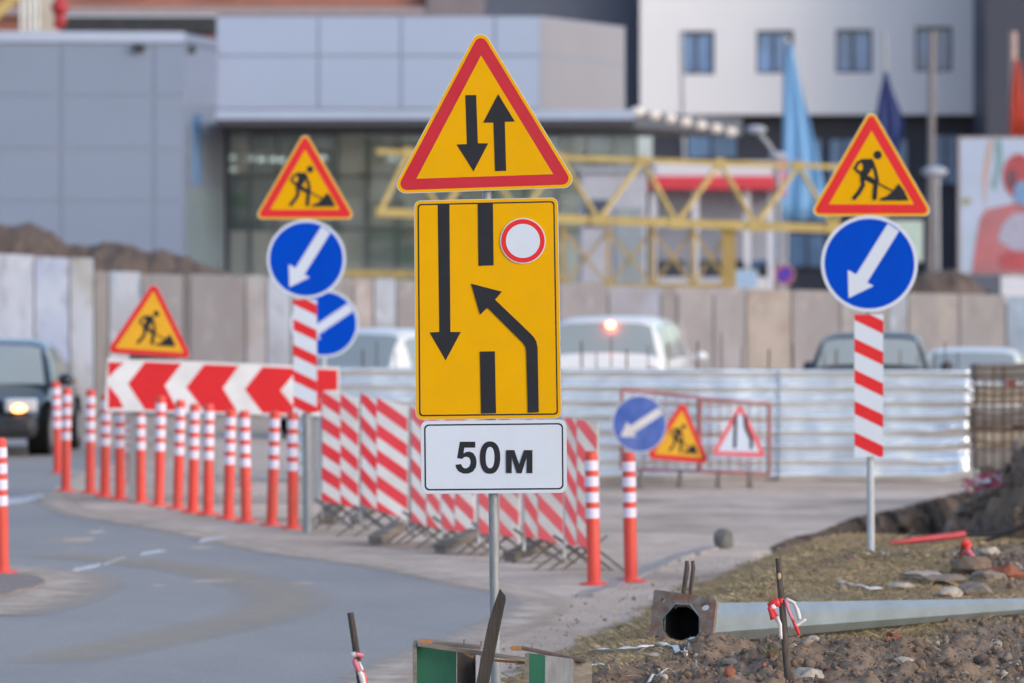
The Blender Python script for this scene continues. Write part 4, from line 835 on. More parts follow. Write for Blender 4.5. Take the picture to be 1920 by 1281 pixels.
mb = MB(); wall(mb, (X(400,Ye+2.2),Ye+2.4), (X(428,Ye+2.2),Ye+2.4), 0, Z(226,Ye), SLD, .5); mb.build('pillar', t, o)
hall = [srgb(*c) for c in ((60,160,110),(176,190,196),(110,134,142),(190,204,208),(80,104,116),(190,184,140),(140,156,164),(80,140,116))]
for k in range(60):
    px = rr.uniform(440,1185); py = rr.uniform(250,520); q = P(px,py,Ye+rr.uniform(7,11)); mb = MB(); mb.box(q, (rr.uniform(.3,1.3), .1, rr.uniform(.15,.8)), mat('display_%d'%(k%8), hall[k%8], .6)); mb.build('display_panel', t, o)
for (px,py,w,h,c) in ((720,440,78,26,0),(660,355,60,40,1),(600,450,40,70,3),(700,480,90,24,2)):
    q = P(px,py,Ye+5.4); mb = MB(); mb.box(q, (w/79,.08,h/79), mat('display_%d'%c, hall[c], .6)); mb.build('display_panel', t, o)
LM2 = mat('hall_lamp', (.8,.9,.85), .3, emit=(.85,1,.93), estr=1.0)
for px,py in ((436,296),(470,297),(490,299),(512,299),(528,300),(438,318),(606,296),(720,284),(735,298),(750,300),(1010,270)): q = P(px,py,Ye+7); mb = MB(); mb.ball(q, .07, LM2, 8, 6, (1.3,.5,1)); mb.build('hall_lamp', t, o)
# brick building behind
Yq = 185
t = thing('brick_building', 'reddish brick building showing above the grey roofs at the upper left', 'building', (X(450,Yq),Yq,0)); o = t.location.copy()
mb = MB(); wall(mb, (X(-200,Yq),Yq), (X(800,Yq),Yq), 0, Z(-120,Yq), BRK, 8); mb.build('wall', t, o)
mb = MB(); wall(mb, (X(800,Yq)+.01,Yq-.5), (X(906,Yq),Yq-.5), 0, Z(-120,Yq), CONCB, 8); mb.build('stair_tower', t, o)
for px in (60, 190, 250, 420): mb = MB(); mb.box((X(px,Yq),Yq-.05,Z(-45,Yq)), (1.1,.3,1.2), WGL); mb.build('window', t, o)
mb = MB(); mb.box((X(300,Yq),Yq-.2,Z(22,Yq)), (X(800,Yq)-X(-200,Yq),.5,.25), mat('pale_band', srgb(150,140,146), .7)); mb.build('cornice', t, o)
# white building with four windows and its dark base
Yw = 213.0
t = thing('white_building', 'white building with four blue square windows over a dark base at the upper right', 'building', (X(1500,Yw),Yw,0)); o = t.location.copy()
wins = [(1276,1340,58,140),(1418,1488,57,138),(1567,1636,55,137),(1716,1786,50,134)]
holes = [[(X(a,Yw),Z(d,Yw)),(X(b_,Yw),Z(d,Yw)),(X(b_,Yw),Z(c,Yw)),(X(a,Yw),Z(c,Yw))] for a,b_,c,d in wins]
hu = [[(x, z+4.2) for x, z in h] for h in holes]
mb = MB(); mb.prism([(X(1200,Yw),Z(215,Yw)),(X(1850,Yw),Z(215,Yw)),(X(1850,Yw),Z(-240,Yw)),(X(1200,Yw),Z(-240,Yw))], WPL, lambda x,y,d: Vector((x,Yw-d,y)), -.5, 0, holes=holes+hu); mb.build('wall', t, o)
mb = MB(); mb.box(((X(1200,Yw)+X(1850,Yw))/2, Yw+5, Z(-10,Yw)), (X(1850,Yw)-X(1200,Yw)-.2, 8.8, Z(-240,Yw)-Z(214,Yw)-.3), SLD); mb.build('wall', t, o)
for h in holes+hu:
    x0, x1, z0, z1_ = h[0][0], h[1][0], h[0][1], h[2][1]; mb = MB(); fw = .09
    mb.box(((x0+x1)/2,Yw+.3,z0+fw/2),(x1-x0,.12,fw),WFR); mb.box(((x0+x1)/2,Yw+.3,z1_-fw/2),(x1-x0,.12,fw),WFR); mb.box((x0+fw/2,Yw+.3,(z0+z1_)/2),(fw,.118,z1_-z0),WFR); mb.box((x1-fw/2,Yw+.3,(z0+z1_)/2),(fw,.118,z1_-z0),WFR); mb.box((x0+(x1-x0)*.48,Yw+.29,(z0+z1_)/2),(.10,.11,z1_-z0-.1),WFR)
    fr = mb.build('window', t, o)
    mb = MB(); mb.box(((x0+x1)/2,Yw+.37,(z0+z1_)/2),(x1-x0,.04,z1_-z0),WGL); pn = mb.build('pane', fr, o)
mb = MB(); wall(mb, (X(1150,Yw+1.5),Yw+1.5), (X(1860,Yw+1.5),Yw+1.5), 0, Z(214,Yw)-.02, SLD, 8); mb.build('base_wall', t, o)
mb = MB(); wall(mb, (X(900,Yw+2),Yw+2), (X(1201,Yw+2),Yw+2), 0, Z(-240,Yw), SLT, 8); mb.build('dark_wing', t, o)
mb = MB(); wall(mb, (X(1850,Yw-6),Yw-6), (X(2100,Yw-6),Yw-6), 0, Z(-240,Yw), SLD, 8); mb.build('dark_wing', t, o)
WG2 = mat('lower_window_glass', srgb(104,140,184), .15, var=.35, scale=.6)
for a,b_,c,d in ((1290,1380,256,296),(1555,1606,262,350),(1500,1540,262,350),(1752,1792,254,345),(1396,1466,436,498),(1480,1545,440,500),(1566,1600,440,500),(1286,1380,330,392),(1660,1700,262,340)):
    mb = MB(); Yv = Yw+1.3; mb.box(((X(a,Yv)+X(b_,Yv))/2,Yv,(Z(c,Yv)+Z(d,Yv))/2),(X(b_,Yv)-X(a,Yv),.3,Z(c,Yv)-Z(d,Yv)),WG2); f_ = mb.build('window', t, o)
    mb = MB(); mb.box(((X(a,Yv)+X(b_,Yv))/2,Yv-.1,(Z(c,Yv)+Z(d,Yv))/2),(.1,.25,Z(c,Yv)-Z(d,Yv)+.1),WFR); mb.build('frame', f_, o)

# ------------------------------------------------------------------ poles, flags, lamps, boards in the middle distance
def flag(lab, Y, outline, col, pole, r=.07, pc=None):
    q0 = P(pole[0], pole[1], Y); px_b = P(pole[2], 600, Y); o = Vector((px_b.x, Y, 0)); t = thing('flagpole', lab, 'flagpole', o)
    MB().tube([(0,0,0), q0-Vector((o.x,Y,0))], r, pc or POSTL, 10).build('pole', t)
    if outline:
        vs = []; K = 12; n_ = len(outline)
        for i, (y, xl, xr) in enumerate(outline):
            for k in range(K+1):
                u = k/K; q = P(xl+(xr-xl)*u, y, Y); vs.append(q-o+Vector((0, -.15+.10*math.sin(u*14+i*.6)*(.3+.7*i/n_), 0)))
        mb = MB(); mb.add(vs, [(i*(K+1)+k, i*(K+1)+k+1, (i+1)*(K+1)+k+1, (i+1)*(K+1)+k) for i in range(n_-1) for k in range(K)], col, True); ob = mb.build('flag', t, fix=False); ob.modifiers.new('th','SOLIDIFY').thickness = .01
    return t
FB = mat('flag_light_blue', srgb(116,166,212), .7, var=.1, scale=.8, stretch=(4,1,.5)); FN = mat('flag_navy', srgb(34,52,110), .7, var=.2, scale=1.5); FO = mat('flag_orange', srgb(196,72,52), .7, var=.15, scale=1)
PG = mat('flagpole_grey', srgb(150,152,162), .4, .2)
flag('flagpole with a long light blue flag hanging in folds', 168, [(82,1476,1484),(110,1473,1490),(140,1470,1496),(180,1469,1505),(220,1468,1516),(260,1468,1526),(300,1467,1536),(340,1466,1543),(380,1465,1546),(414,1466,1545)], FB, (1474,70,1471), .09, PG)
flag('flagpole with a short navy blue flag behind the right triangle sign', 165, [(136,1657,1663),(160,1652,1670),(185,1647,1679),(210,1643,1689),(235,1644,1695),(258,1654,1690),(285,1662,1684),(310,1668,1680)], FN, (1659,62,1662), .06, PG)
flag('flagpole with an orange-red flag at the right frame edge', 160, [(112,1903,1909),(140,1899,1914),(175,1895,1919),(215,1893,1924),(256,1893,1926)], FO, (1900,60,1899), .10, mat('pole_pinkish', srgb(176,150,144), .5))
flag('thick bare grey flagpole left of the billboard', 163, [], None, (1748,58,1743), .10, mat('pole_taupe', srgb(122,116,120), .5))
flag('thin bare pale flagpole left of the light blue flag', 168, [], None, (1277,60,1290), .06, PG)
def lamp(lab, Y, pts, head, r=.07, col=None):
    b_ = P(pts[0][0], 600, Y); o = Vector((b_.x, Y, 0)); t = thing('street_lamp', lab, 'street lamp', o)
    MB().tube([(0,0,0)]+[P(x,y,Y)-o for x,y in pts[1:]], r, col or PG, 8).build('pole', t)
    mb = MB(); q = P(head[0], head[1], Y)-o; mb.ball(q, head[2], mat('lamp_head', srgb(164,170,186), .5), 12, 8, (1.3,1,.55)); mb.build('lamp_head', t)
lamp('street lamp with arm reaching up left, in front of the blue flag', 128, [(1462,0),(1460,300),(1440,270),(1420,246)], (1418,243,.18), .05)
lamp('short lamp with a mushroom head beside the billboard', 140, [(1760,0),(1757,330)], (1752,322,.25), .06)
lamp('thin pale pole with a round top behind the crane jib', 128, [(1460,0),(1458,296)], (1458,292,.16), .04)
def smallsign(lab, Y, px, py, shape, col, w, h=None, c2=None):
    b_ = P(px, 600, Y); o = Vector((b_.x, Y, 0)); t = thing('street_sign', lab, 'sign', o); z = Z(py,Y)
    MB().tube([(0,.06,0),(0,.06,z+.3)], .05, PG, 8).build('post', t); mb = MB()
    if shape == 'disc': plate(mb, [(circ(0,0,w),RIM),(circ(0,0,w*.96),c2),(circ(0,0,w*.68),col),(stroke([(-w*.5,w*.5),(w*.5,-w*.5)],w*.2),c2)], face(0,0,z), .02)
    else: plate(mb, [([(-w,-h),(w,-h),(w,h),(-w,h)],RIM),([(-w*.95,-h*.93),(w*.95,-h*.93),(w*.95,h*.93),(-w*.95,h*.93)],col)]+([([(-w*.6,-h*.6),(w*.3,-h*.6),(w*.3,h*.1),(-w*.6,h*.1)],c2)] if c2 else []), face(0,0,z), .02)
    mb.build('plate', t)
smallsign('round red and blue no parking sign under the crane jib', 122, 1471, 515, 'disc', BLU, .22, c2=mat('sign_magenta', (.38,.06,.14), .5))
smallsign('small pale rectangular sign beside the round no parking sign', 124, 1400, 523, 'rect', mat('sign_pale_blue', srgb(158,186,220), .5), .24, .2)
smallsign('pale green rectangular board behind the right blue disc', 140, 1700, 452, 'rect', mat('sign_pale_green', srgb(176,196,190), .5), .4, .5, mat('sign_green', srgb(92,158,112), .5))
# red and white kiosk / filling station roof behind the crane
Yp = 150; t = thing('kiosk', 'white and red canopy kiosk behind the yellow crane jib', 'kiosk', (X(1340,Yp),Yp,0)); o = t.location.copy()
KW = mat('kiosk_white', srgb(205,208,220), .5, var=.05); KR = mat('kiosk_red', srgb(206,60,74), .5, var=.05); KG = mat('kiosk_grey', srgb(150,156,172), .5, var=.1)
mb = MB(); mb.box((X(1338,Yp),Yp,Z(322,Yp)), (X(1450,Yp)-X(1214,Yp),4,.5), KW); mb.build('roof', t, o, bev=.1)
mb = MB(); mb.box((X(1330,Yp),Yp-.1,Z(345,Yp)), (X(1444,Yp)-X(1214,Yp),4,.36), KR); mb.build('fascia', t, o, bev=.05)
mb = MB(); mb.box((X(1457,Yp),Yp-.1,Z(335,Yp)), (.28,3.9,.95), mat('kiosk_pink', srgb(206,110,130), .5)); mb.build('end_panel', t, o)
mb = MB(); mb.box((X(1338,Yp),Yp+.6,Z(420,Yp)), (X(1440,Yp)-X(1228,Yp),2.6,1.9), KG); mb.build('back_wall', t, o)
for px in (1222, 1300, 1396, 1440): mb = MB(); mb.bar((X(px,Yp),Yp-1.7,0),(X(px,Yp),Yp-1.7,Z(352,Yp)),.16,.16,KW); mb.build('column', t, o)
mb = MB(); mb.box((X(1330,Yp),Yp+.5,Z(520,Yp)/2-.2), (X(1440,Yp)-X(1228,Yp),2.5,Z(520,Yp)+.4), KW); mb.build('wall', t, o)
Yx = 126; t = thing('site_cabin', 'pale site cabin behind the yellow crane section right of the tall sign', 'cabin', (X(1140,Yx),Yx,0)); o = t.location.copy()
mb = MB(); mb.box((X(1150,Yx),Yx+1.2,Z(322,Yx)/2), (X(1212,Yx)-X(1088,Yx),2.3,Z(322,Yx)), mat('cabin_wall', srgb(170,172,186), .6, var=.12, scale=1.5)); mb.build('wall', t, o, bev=.04)
mb = MB(); mb.box((X(1150,Yx),Yx+1.2,Z(318,Yx)), (X(1218,Yx)-X(1082,Yx),2.5,.12), KG); mb.build('roof', t, o)
mb = MB(); mb.box((X(1118,Yx),Yx+.03,Z(400,Yx)), (.5,.06,.6), WFR); mb.build('window', t, o)
mb = MB(); mb.box((X(1180,Yx),Yx+.03,Z(470,Yx)), (.62,.06,1.9), mat('cabin_door', srgb(140,150,160), .5)); mb.build('door', t, o)
# billboard: plain generic picture of a masked figure
Yv = 150; t = thing('billboard', 'large billboard with a pink figure in a blue mask at the right edge', 'billboard', (X(1880,Yv),Yv,0)); o = t.location.copy()
s = F/Yv; Mb = lambda x, y, d: Vector((X(x,Yv), Yv-d, Z(y,Yv)))
BB = mat('print_pale_blue', srgb(172,184,212), .5, var=.08, scale=.6, dirt=srgb(150,180,190), dirt_amt=.6, dscale=.7); sk = mat('print_pink', srgb(176,104,110), .6, var=.2, scale=1.2, dirt=srgb(150,120,130), dirt_amt=.7, dscale=1); sk2 = mat('print_rose', srgb(168,76,84), .6, var=.2, scale=1); MSK = mat('print_mask', srgb(110,146,188), .6); hair = mat('print_shadow', srgb(104,72,84), .6); GRY = mat('print_grey', srgb(160,160,184), .6, var=.1)
mb = MB(); L_ = [([(1796,256),(2010,256),(2010,516),(1796,516)], mat('billboard_rim', srgb(150,140,144), .6)), ([(1801,260),(2005,260),(2005,512),(1801,512)], BB),
    ([(1852,262),(1862,262),(1852,330),(1846,400),(1842,330)], mat('print_tan', srgb(180,150,140), .6)), ([(1864,262),(1878,262),(1880,300),(1866,360),(1858,350),(1868,310)], mat('print_teal', srgb(118,150,160), .6)),
    (circ(1812,378,9,14,8), mat('print_olive', srgb(150,150,120), .6)), ([(1822,512),(1830,450),(1838,408),(1850,392),(1880,386),(1905,380),(1990,380),(2005,420),(2005,512)], sk),
    (circ(1910,330,30,30,42), sk2), (circ(1897,336,10,16,20), hair), ([(1880,420),(1900,400),(1940,400),(1990,440),(1990,480),(1900,470),(1870,450)], GRY), (circ(1922,362,22,24,24), MSK), ([(1872,484),(1890,472),(1940,470),(1990,480),(1990,506),(1880,504)], sk2),]
for i, (pl, m) in enumerate(L_): mb.prism(pl, m, Mb, -.15 if i == 0 else 0, .004*i, back=i == 0)
mb.build('poster', t, o)
for px in (1830, 1920, 1990): mb = MB(); mb.bar((X(px,Yv),Yv+.3,0),(X(px,Yv),Yv+.3,Z(280,Yv)),.2,.2,DARKM); mb.build('leg', t, o)
mb = MB(); mb.box((X(1834,Yv),Yv+.1,Z(548,Yv)), (X(1874,Yv)-X(1794,Yv),.5,Z(518,Yv)-Z(580,Yv)), SLT); mb.box((X(1940,Yv),Yv+.1,Z(548,Yv)), (X(2005,Yv)-X(1877,Yv),.5,Z(520,Yv)-Z(580,Yv)), KW); mb.build('plinth', t, o)
# brown hedge foot right of the flags
heap('soil_bank', 'low dark brown bank behind the hoarding under the flagpoles', 112, [(1640,560),(1690,530),(1740,508),(1790,505),(1815,525),(1850,545)], 2)

# ------------------------------------------------------------------ foreground: lamp post on the ground
H = ground_h
def on(px, py, z=.27): # point on the verge along a sight line
    for _ in range(8): q = G(px, py, z); z = H(q.x, q.y)
    return Vector((q.x, q.y, z))
fl = [P(1226.5,1105.4,31.62), P(1343,1121.6,31.38), P(1333,1222,31.30), P(1216.4,1204,31.55)]
e1 = (fl[1]-fl[0]); e2 = (fl[0]-fl[3]); oF = fl[3]; nF = e1.cross(e2).normalized(); nF = nF if nF.y < 0 else -nF
def Mfl(px, py, d):
    # pixel of the flange face to its plane
    ray = P(px, py, 31.4)-Vector((0,0,HC)); k = (oF-Vector((0,0,HC))).dot(nF)/ray.dot(nF); return Vector((0,0,HC))+ray*k+nF*d
t = thing('lamp_post', 'long grey lamp post lying on the ground with a rusty square flange', 'lamp post', (fl[3].x, 31.5, H(fl[3].x, 31.5))); o = t.location.copy()
hc = (1277.5, 1173.5); hole = [(hc[0]+37.2*math.cos(R(a)), hc[1]+37.8*math.sin(R(a))) for a in range(15, 375, 30)]
bh = [circ(1242.5,1126.5,4.2,12,4.6), circ(1321,1139,8.5,14,6), circ(1313,1214.5,6,12,4), circ(1231,1196,4,10,4)]
mb = MB(); mb.prism([(1228.5,1105.6),(1338,1120.5),(1343,1126),(1333.5,1220),(1331,1222.5),(1219,1205),(1216.2,1201),(1226,1109)], RUST, Mfl, -.022, 0, holes=[hole]+bh); mb.build('flange', t, o, bev=.0015)
ax0 = Mfl(1277.5,1170,-.01); axd = Vector((2.0, 3.0, -.085)).normalized()
mb = MB(); NS = 8; u = axd.cross(Vector((0,0,1))).normalized(); v = u.cross(axd)
rad = lambda s_: .1235-.019*s_
vs = []; st_ = [0.0, .3, 1, 2, 3, 4, 5]
for s_ in st_:
    for k in range(NS): a = 2*math.pi*(k+.5)/NS; vs.append(ax0+axd*s_+(u*math.cos(a)+v*math.sin(a))*rad(s_))
mb.add(vs, [(j*NS+k, j*NS+(k+1)%NS, (j+1)*NS+(k+1)%NS, (j+1)*NS+k) for j in range(len(st_)-1) for k in range(NS)], LAMPM); ob = mb.build('shaft', t, o)
sm = ob.modifiers.new('th','SOLIDIFY'); sm.thickness = .006; sm.offset = -1
mb = MB(); mb.tube([ax0+axd*.14, ax0+axd*.15], [.102,.102], BLACK, 16); mb.build('hole_shade_disc', t, o)  # black disc added inside the shaft as painted shade for the hole
mb = MB(); hv_ = [ax0-axd*.004+(u*math.cos(2*math.pi*(k+.5)/NS)+v*math.sin(2*math.pi*(k+.5)/NS))*.1165 for k in range(NS)]+[ax0+axd*.3+(u*math.cos(2*math.pi*(k+.5)/NS)+v*math.sin(2*math.pi*(k+.5)/NS))*.106 for k in range(NS)]; mb.add(hv_, [(k,(k+1)%NS,NS+(k+1)%NS,NS+k) for k in range(NS)], BLACK); mb.build('hole_shade_lining', t, o)  # black lining, paints the shade on the inner wall of the shaft
# two cut sticks behind the flange
for dx, topx, w, lab in ((-1, 1288, .014, 'bent dark stick behind the rusty flange, left of the pair'), (1, 1299, .012, 'straight dark stick behind the rusty flange, right of the pair')):
    Ys = 32.4; mb = MB(); x0 = 1285 if dx < 0 else 1294; mb.tube([P(x0,1140,Ys), P(x0-1+2*dx,1108,Ys), P(x0+3+(topx-x0)*.6-1.5*(dx<0),1066,Ys), P(topx,1051.5,Ys)], [w,w*.95,w*1.05,w*.8], BARK, 8); b_ = P(x0,1175,Ys); o_ = mb.build('stick', None, P(x0,1140,Ys)); tag(o_, lab, 'stick')
# stakes with barrier tape
def ribbon(mb, pts, w, m, n=(0,-1,0)):
    vs = []; N_ = len(pts)
    for i, (p, a) in enumerate(pts):
        d = (Vector(pts[min(i+1,N_-1)][0])-Vector(pts[max(i-1,0)][0])).normalized(); s_ = d.cross(Vector(n)).normalized(); s_ = Matrix.Rotation(a,3,d) @ s_
        ww = w if not isinstance(w, list) else w[i]; vs += [Vector(p)-s_*ww/2, Vector(p)+s_*ww/2]
    mid = []
    mb.add(vs, [(2*i,2*i+1,2*i+3,2*i+2) for i in range(N_-1)], m, True)
def stake(lab, Y, pts, rads, tapes, m=BARK, knot=None, notch=None):
    b_ = P(pts[0][0], pts[0][1], Y); t = thing('wooden_stake', lab, 'stake', b_); o = t.location.copy()
    mb = MB(); mb.tube([P(x,y,Y)+Vector((0,.0,0)) for x,y in pts], rads, m, 10); mb.build('stick', t, o)
    if notch: mb = MB(); mb.ball(P(notch[0],notch[1],Y)+Vector((0,-rads[-1]*.75,0)), .010, BARKY, 10, 7, (1,.6,2)); mb.build('notch', t, o)
    if knot: mb = MB(); mb.tube([P(knot[0],knot[1]-4,Y), P(knot[0]+.3,knot[1]+4,Y)], rads[-1]*1.22, TAPER, 10); mb.build('tape_knot', t, o)
    for tp, w, mm in tapes:
        for q in range(len(tp)-1):
            pass
        mb = MB(); L2 = [(P(x,y,Y)+Vector((0,-.02-dy,0)), a*.4) for x,y,dy,a in tp]; fine = []
        for (p0,a0),(p1,a1) in zip(L2, L2[1:]):
            for k in range(4): fine.append((p0.lerp(p1,k/4), a0+(a1-a0)*k/4))
        fine.append(L2[-1]); n_ = len(fine); h1 = int(n_*mm[2]) if len(mm) > 2 else n_
        ww = [(w[0]+(w[1]-w[0])*i/(n_-1))*(.95+.1*math.sin(i*.9)) for i in range(n_)]
        ribbon(mb, fine[:h1], ww[:h1], mm[0]); 
        if h1 < n_: ribbon(mb, fine[h1-1:], ww[h1-1:], mm[1])
        ob = mb.build('tape_tail', t, o, fix=False); ob.modifiers.new('t','SOLIDIFY').thickness = .0012
stake('bark-covered stake with red and white tape in front of the lying lamp post', 27.6, [(1484,1330),(1474,1230),(1468,1150),(1463,1100),(1459.5,1047)], [.020,.0185,.0165,.0155,.0148],
    [([(1461,1128,0,0),(1444,1134,.0,.5),(1452,1152,.01,1.0),(1462,1170,.015,.5),(1464,1198,.02,.2)], (.045,.012), (TAPER,TAPEW,.62)), ([(1473,1123,0,.2),(1488,1130,.01,.8),(1495,1145,.0,.3),(1499,1162,.0,.3)], (.018,.022), (TAPEW,TAPEW)), ([(1472,1124,0,0),(1480,1150,.01,.4),(1492,1175,.01,.3),(1498,1190,.0,0)], (.014,.018), (TAPEP,TAPER,.6)), ([(1482,1176,.0,0),(1495,1172,.01,.6),(1511,1161,.01,1)], (.026,.010), (TAPEW,TAPEW)), ([(1461,1133,-.01,.3),(1442,1140,.02,1.1),(1449,1160,.03,.8)], (.02,.03), (TAPEW,TAPER,.5))], knot=(1464,1126), notch=(1461,1080))
stake('thin dark stake with red and white tape at the bottom edge, left of the crates', 25.2, [(684,1345),(674,1262),(667,1215),(657,1149)], [.017,.016,.0155,.0145],
    [([(659,1229,0,.2),(668,1226,.01,.1),(682,1230,.0,.1)], (.028,.020), (TAPEW,TAPEP,.65)), ([(664,1236,0,0),(670,1252,.01,.4),(678,1265,.01,.2),(684,1290,0,0)], (.022,.026), (TAPEP,TAPEW,.6)), ([(673,1240,0,0),(682,1262,.01,.4),(688,1285,0,.2)], (.012,.020), (TAPEW,TAPER,.5))], m=WOODD)
b_ = on(1806,1060)
stake('short rusty peg with a drooping pink tape near the red pipe on the right', b_.y, [(1801,1072),(1803,1045),(1806,1022)], [.018,.018,.017],
    [([(1803,1022,0,.3),(1812,1015,.01,0),(1817,1020,0,.5),(1811,1030,.01,.3)], (.04,.035), (TAPER,TAPER)), ([(1810,1028,0,.2),(1820,1040,.02,.6),(1832,1050,.02,.3),(1846,1061,.0,0)], (.045,.022), (TAPEP,BARKY,.8))], m=mat('rusty_peg', (.14,.045,.03), .8))
# red pipe and black cables
Yr2 = 41.8
q0, q1 = P(1668,1018,Yr2), P(1808,1002,Yr2+.3); mb = MB(); mb.tube([q0, q0.lerp(q1,.3), q1], [.008,.022,.029], mat('red_plastic_pipe', (.46,.035,.055), .5, var=.2, dirt=(.3,.12,.12), dirt_amt=.5), 12); tag(mb.build('red_pipe', None, q0), 'tapering red plastic pipe lying across the grass near the earth bank', 'pipe')
CAB = mat('black_cable', (.018,.018,.022), .5)
for k, (p_, lab) in enumerate([([(1808,1003),(1850,1003),(1885,997),(1925,982),(1990,960)], 'upper black cable running out of the red pipe to the right'),([(1800,1018),(1840,1016),(1872,1006),(1905,994),(1990,968)], 'lower black cable curving towards the red pipe')]):
    Yc_ = 42.2+.2*k; mb = MB(); mb.tube([P(x,y,Yc_) for x,y in p_], .014, CAB, 8); tag(mb.build('cable', None, P(*p_[0],Yc_)), lab, 'cable')
# small block standing in the lot
def rockmesh(mb, c, r, m, seed, sc=(1,1,.7), sub=2, amp=.35):
    bm = bmesh.new(); bmesh.ops.create_icosphere(bm, subdivisions=sub, radius=1); vs = []
    for v in bm.verts:
        p = v.co; k = 1+amp*noise.noise(p*1.3+Vector((seed*3.1,seed,0)))+amp*.5*noise.noise(p*3+Vector((seed,0,seed))); q = Vector((p.x*sc[0],p.y*sc[1],p.z*sc[2]))*k*r; vs.append(q+Vector(c))
    mb.add(vs, [[v.index for v in f.verts] for f in bm.faces], m, False); bm.free()
q = G(1357,1028); mb = MB(); rockmesh(mb, q+Vector((0,0,.07)), .085, mat('grey_block', srgb(112,110,106), .9, var=.2, scale=12, bump=.5), 3, (1,1,1.1), 2, .25)
tag(mb.build('stone', None, q, bev=.004), 'rounded grey block standing alone on the dusty lot', 'stone')
ROK = [mat('rock_grey', (.22,.18,.15), .9, var=.25, scale=20, bump=.6), mat('rock_pale', (.40,.35,.30), .9, var=.2, scale=20, bump=.5), mat('rock_brown', (.18,.128,.092), .95, var=.3, scale=20, bump=.8), mat('brick_red', (.25,.085,.05), .9, var=.3, scale=14, bump=.5)]
named = [(1185,1199,.022,3,'small orange brick chip lying left of the rusty flange'),(1238,1213,.03,1,'pale stone at the foot of the rusty flange'),(1226,1232,.028,1,'rounded pale stone below the flange, left'),(1395,1238,.060,1,'whitish jagged stone on the rubble below the lamp post, right of the flange'),(1365,1226,.045,0,'grey stone right under the start of the lamp post'),(1430,1262,.040,1,'pale stone left of the taped stake at the bottom'),(1432,1214,.05,0,'dark grey stone under the middle of the lamp post'),(1524,1203,.035,1,'light stone just below the lamp post right of the taped stake'),
 (1706,1243,.022,3,'small bright orange brick chip on the soil at the lower right'),(1692,1249,.045,1,'pale grey stone beside the orange brick chip'),(1515,1278,.07,1,'large pale stone at the bottom right of the taped stake'),(1885,1085,.10,3,'broken orange brick lying among the stones at the right edge'),(1850,1080,.10,0,'rounded grey boulder beside the taped peg'),(1822,1078,.13,2,'large brown clod under the taped peg'),(1900,1258,.05,2,'dark clod in the lower right corner'),(1855,1052,.07,1,'light grey stone behind the taped peg'),(1732,1088,.09,1,'long pale slab stone behind the lamp post'),(1768,1096,.10,0,'flat grey slab stone behind the lamp post'),(1690,1104,.06,1,'cream stone at the left of the slab stones'),(1830,1118,.10,0,'grey stone on the soil behind the right part of the lamp post'),(1780,1125,.07,1,'beige stone just above the lamp post on the right')]
for i, (px, py, r, k, lab) in enumerate(named):
    q = on(px, py); mb = MB(); flat = 'slab' in lab; rockmesh(mb, q+Vector((0,0,r*.3)), r, ROK[k], i*1.7+1, (1.5 if flat else 1.6 if 'signpost' in lab else 1.15, 1, .38 if flat else .22 if 'signpost' in lab else .62), 2, .5); tag(mb.build('stone' if k != 3 else 'brick_piece', None, q), lab, 'stone' if k != 3 else 'brick')
q = on(1683,1212); q.z += .02; mb = MB(); mb.box(q+Vector((0,0,.015)), (.115,.10,.075), ROK[3], Matrix.Rotation(.25,3,'Y')@Matrix.Rotation(.3,3,'Z')); tag(mb.build('brick_piece', None, q, bev=.008), 'brown half brick wedged under the lamp post at the right', 'brick')
# rubble: uncountable small stones and clods
rr = random.Random(21); mbs = MB(); cnt = 0
import itertools
tmpl = []
for s_ in range(14):
    bm = bmesh.new(); bmesh.ops.create_icosphere(bm, subdivisions=1, radius=1)
    vs = [(v.co*(1+.45*noise.noise(v.co*1.4+Vector((s_*5,0,0)))+.18*noise.noise(v.co*4+Vector((0,s_*5,0))))) for v in bm.verts]; tmpl.append((vs, [[v.index for v in f.verts] for f in bm.faces])); bm.free()
tmpl2 = []
for s_ in range(10):
    bm = bmesh.new(); bmesh.ops.create_icosphere(bm, subdivisions=2, radius=1)
    vs = [(v.co*(1+.5*noise.noise(v.co*1.2+Vector((s_*5,3,0)))+.28*noise.noise(v.co*3.1+Vector((0,s_*5,0)))+.12*noise.noise(v.co*7))) for v in bm.verts]; tmpl2.append((vs, [[v.index for v in f.verts] for f in bm.faces])); bm.free()
while cnt < 12000:
    x = rr.uniform(-.6, 4.6); y = rr.uniform(25.5, 43)
    if x > y*.098: continue
    sm = soil_m(x, y); hp = math.exp(-((x-3.75)/.85)**2-((y-38.8)/3.0)**2); d = verge(x, y)
    sp_ = math.exp(-((x-2.6)/.42)**2-((y-40.3)/.8)**2)
    pr = max(sm, smooth(.3,.6,hp)*.9, smooth(.3,.7,sp_)*.8, .03 if d > .1 and y < 43 else 0.0, .06 if -.5 < d < .35 and not road_in(x,y) else 0)
    if rr.random() > pr: continue
    clump = .5+.5*fbm(x*2.5, y*2, 31, 3)
    r = .0045*math.exp(rr.gauss(0.05,.72))*(.7+.8*clump); r = min(r, .034)
    if d < .2: r *= .6
    vs, fs = tmpl[rr.randrange(14)] if r < .009 else tmpl2[rr.randrange(10)]; M3 = Matrix.Rotation(rr.random()*6.3,3,'Z')@Matrix.Rotation(rr.random()*3,3,'X'); c = Vector((x, y, H(x,y)+r*.25)); k = rr.random()
    m = ROK[2] if k < .80 else ROK[0] if k < .955 else ROK[1] if k < .99 else ROK[3]
    mbs.add([M3@Vector((v.x, v.y*1.2, v.z*.75))*r+c for v in vs], fs, m, True); cnt += 1
cnt = 0
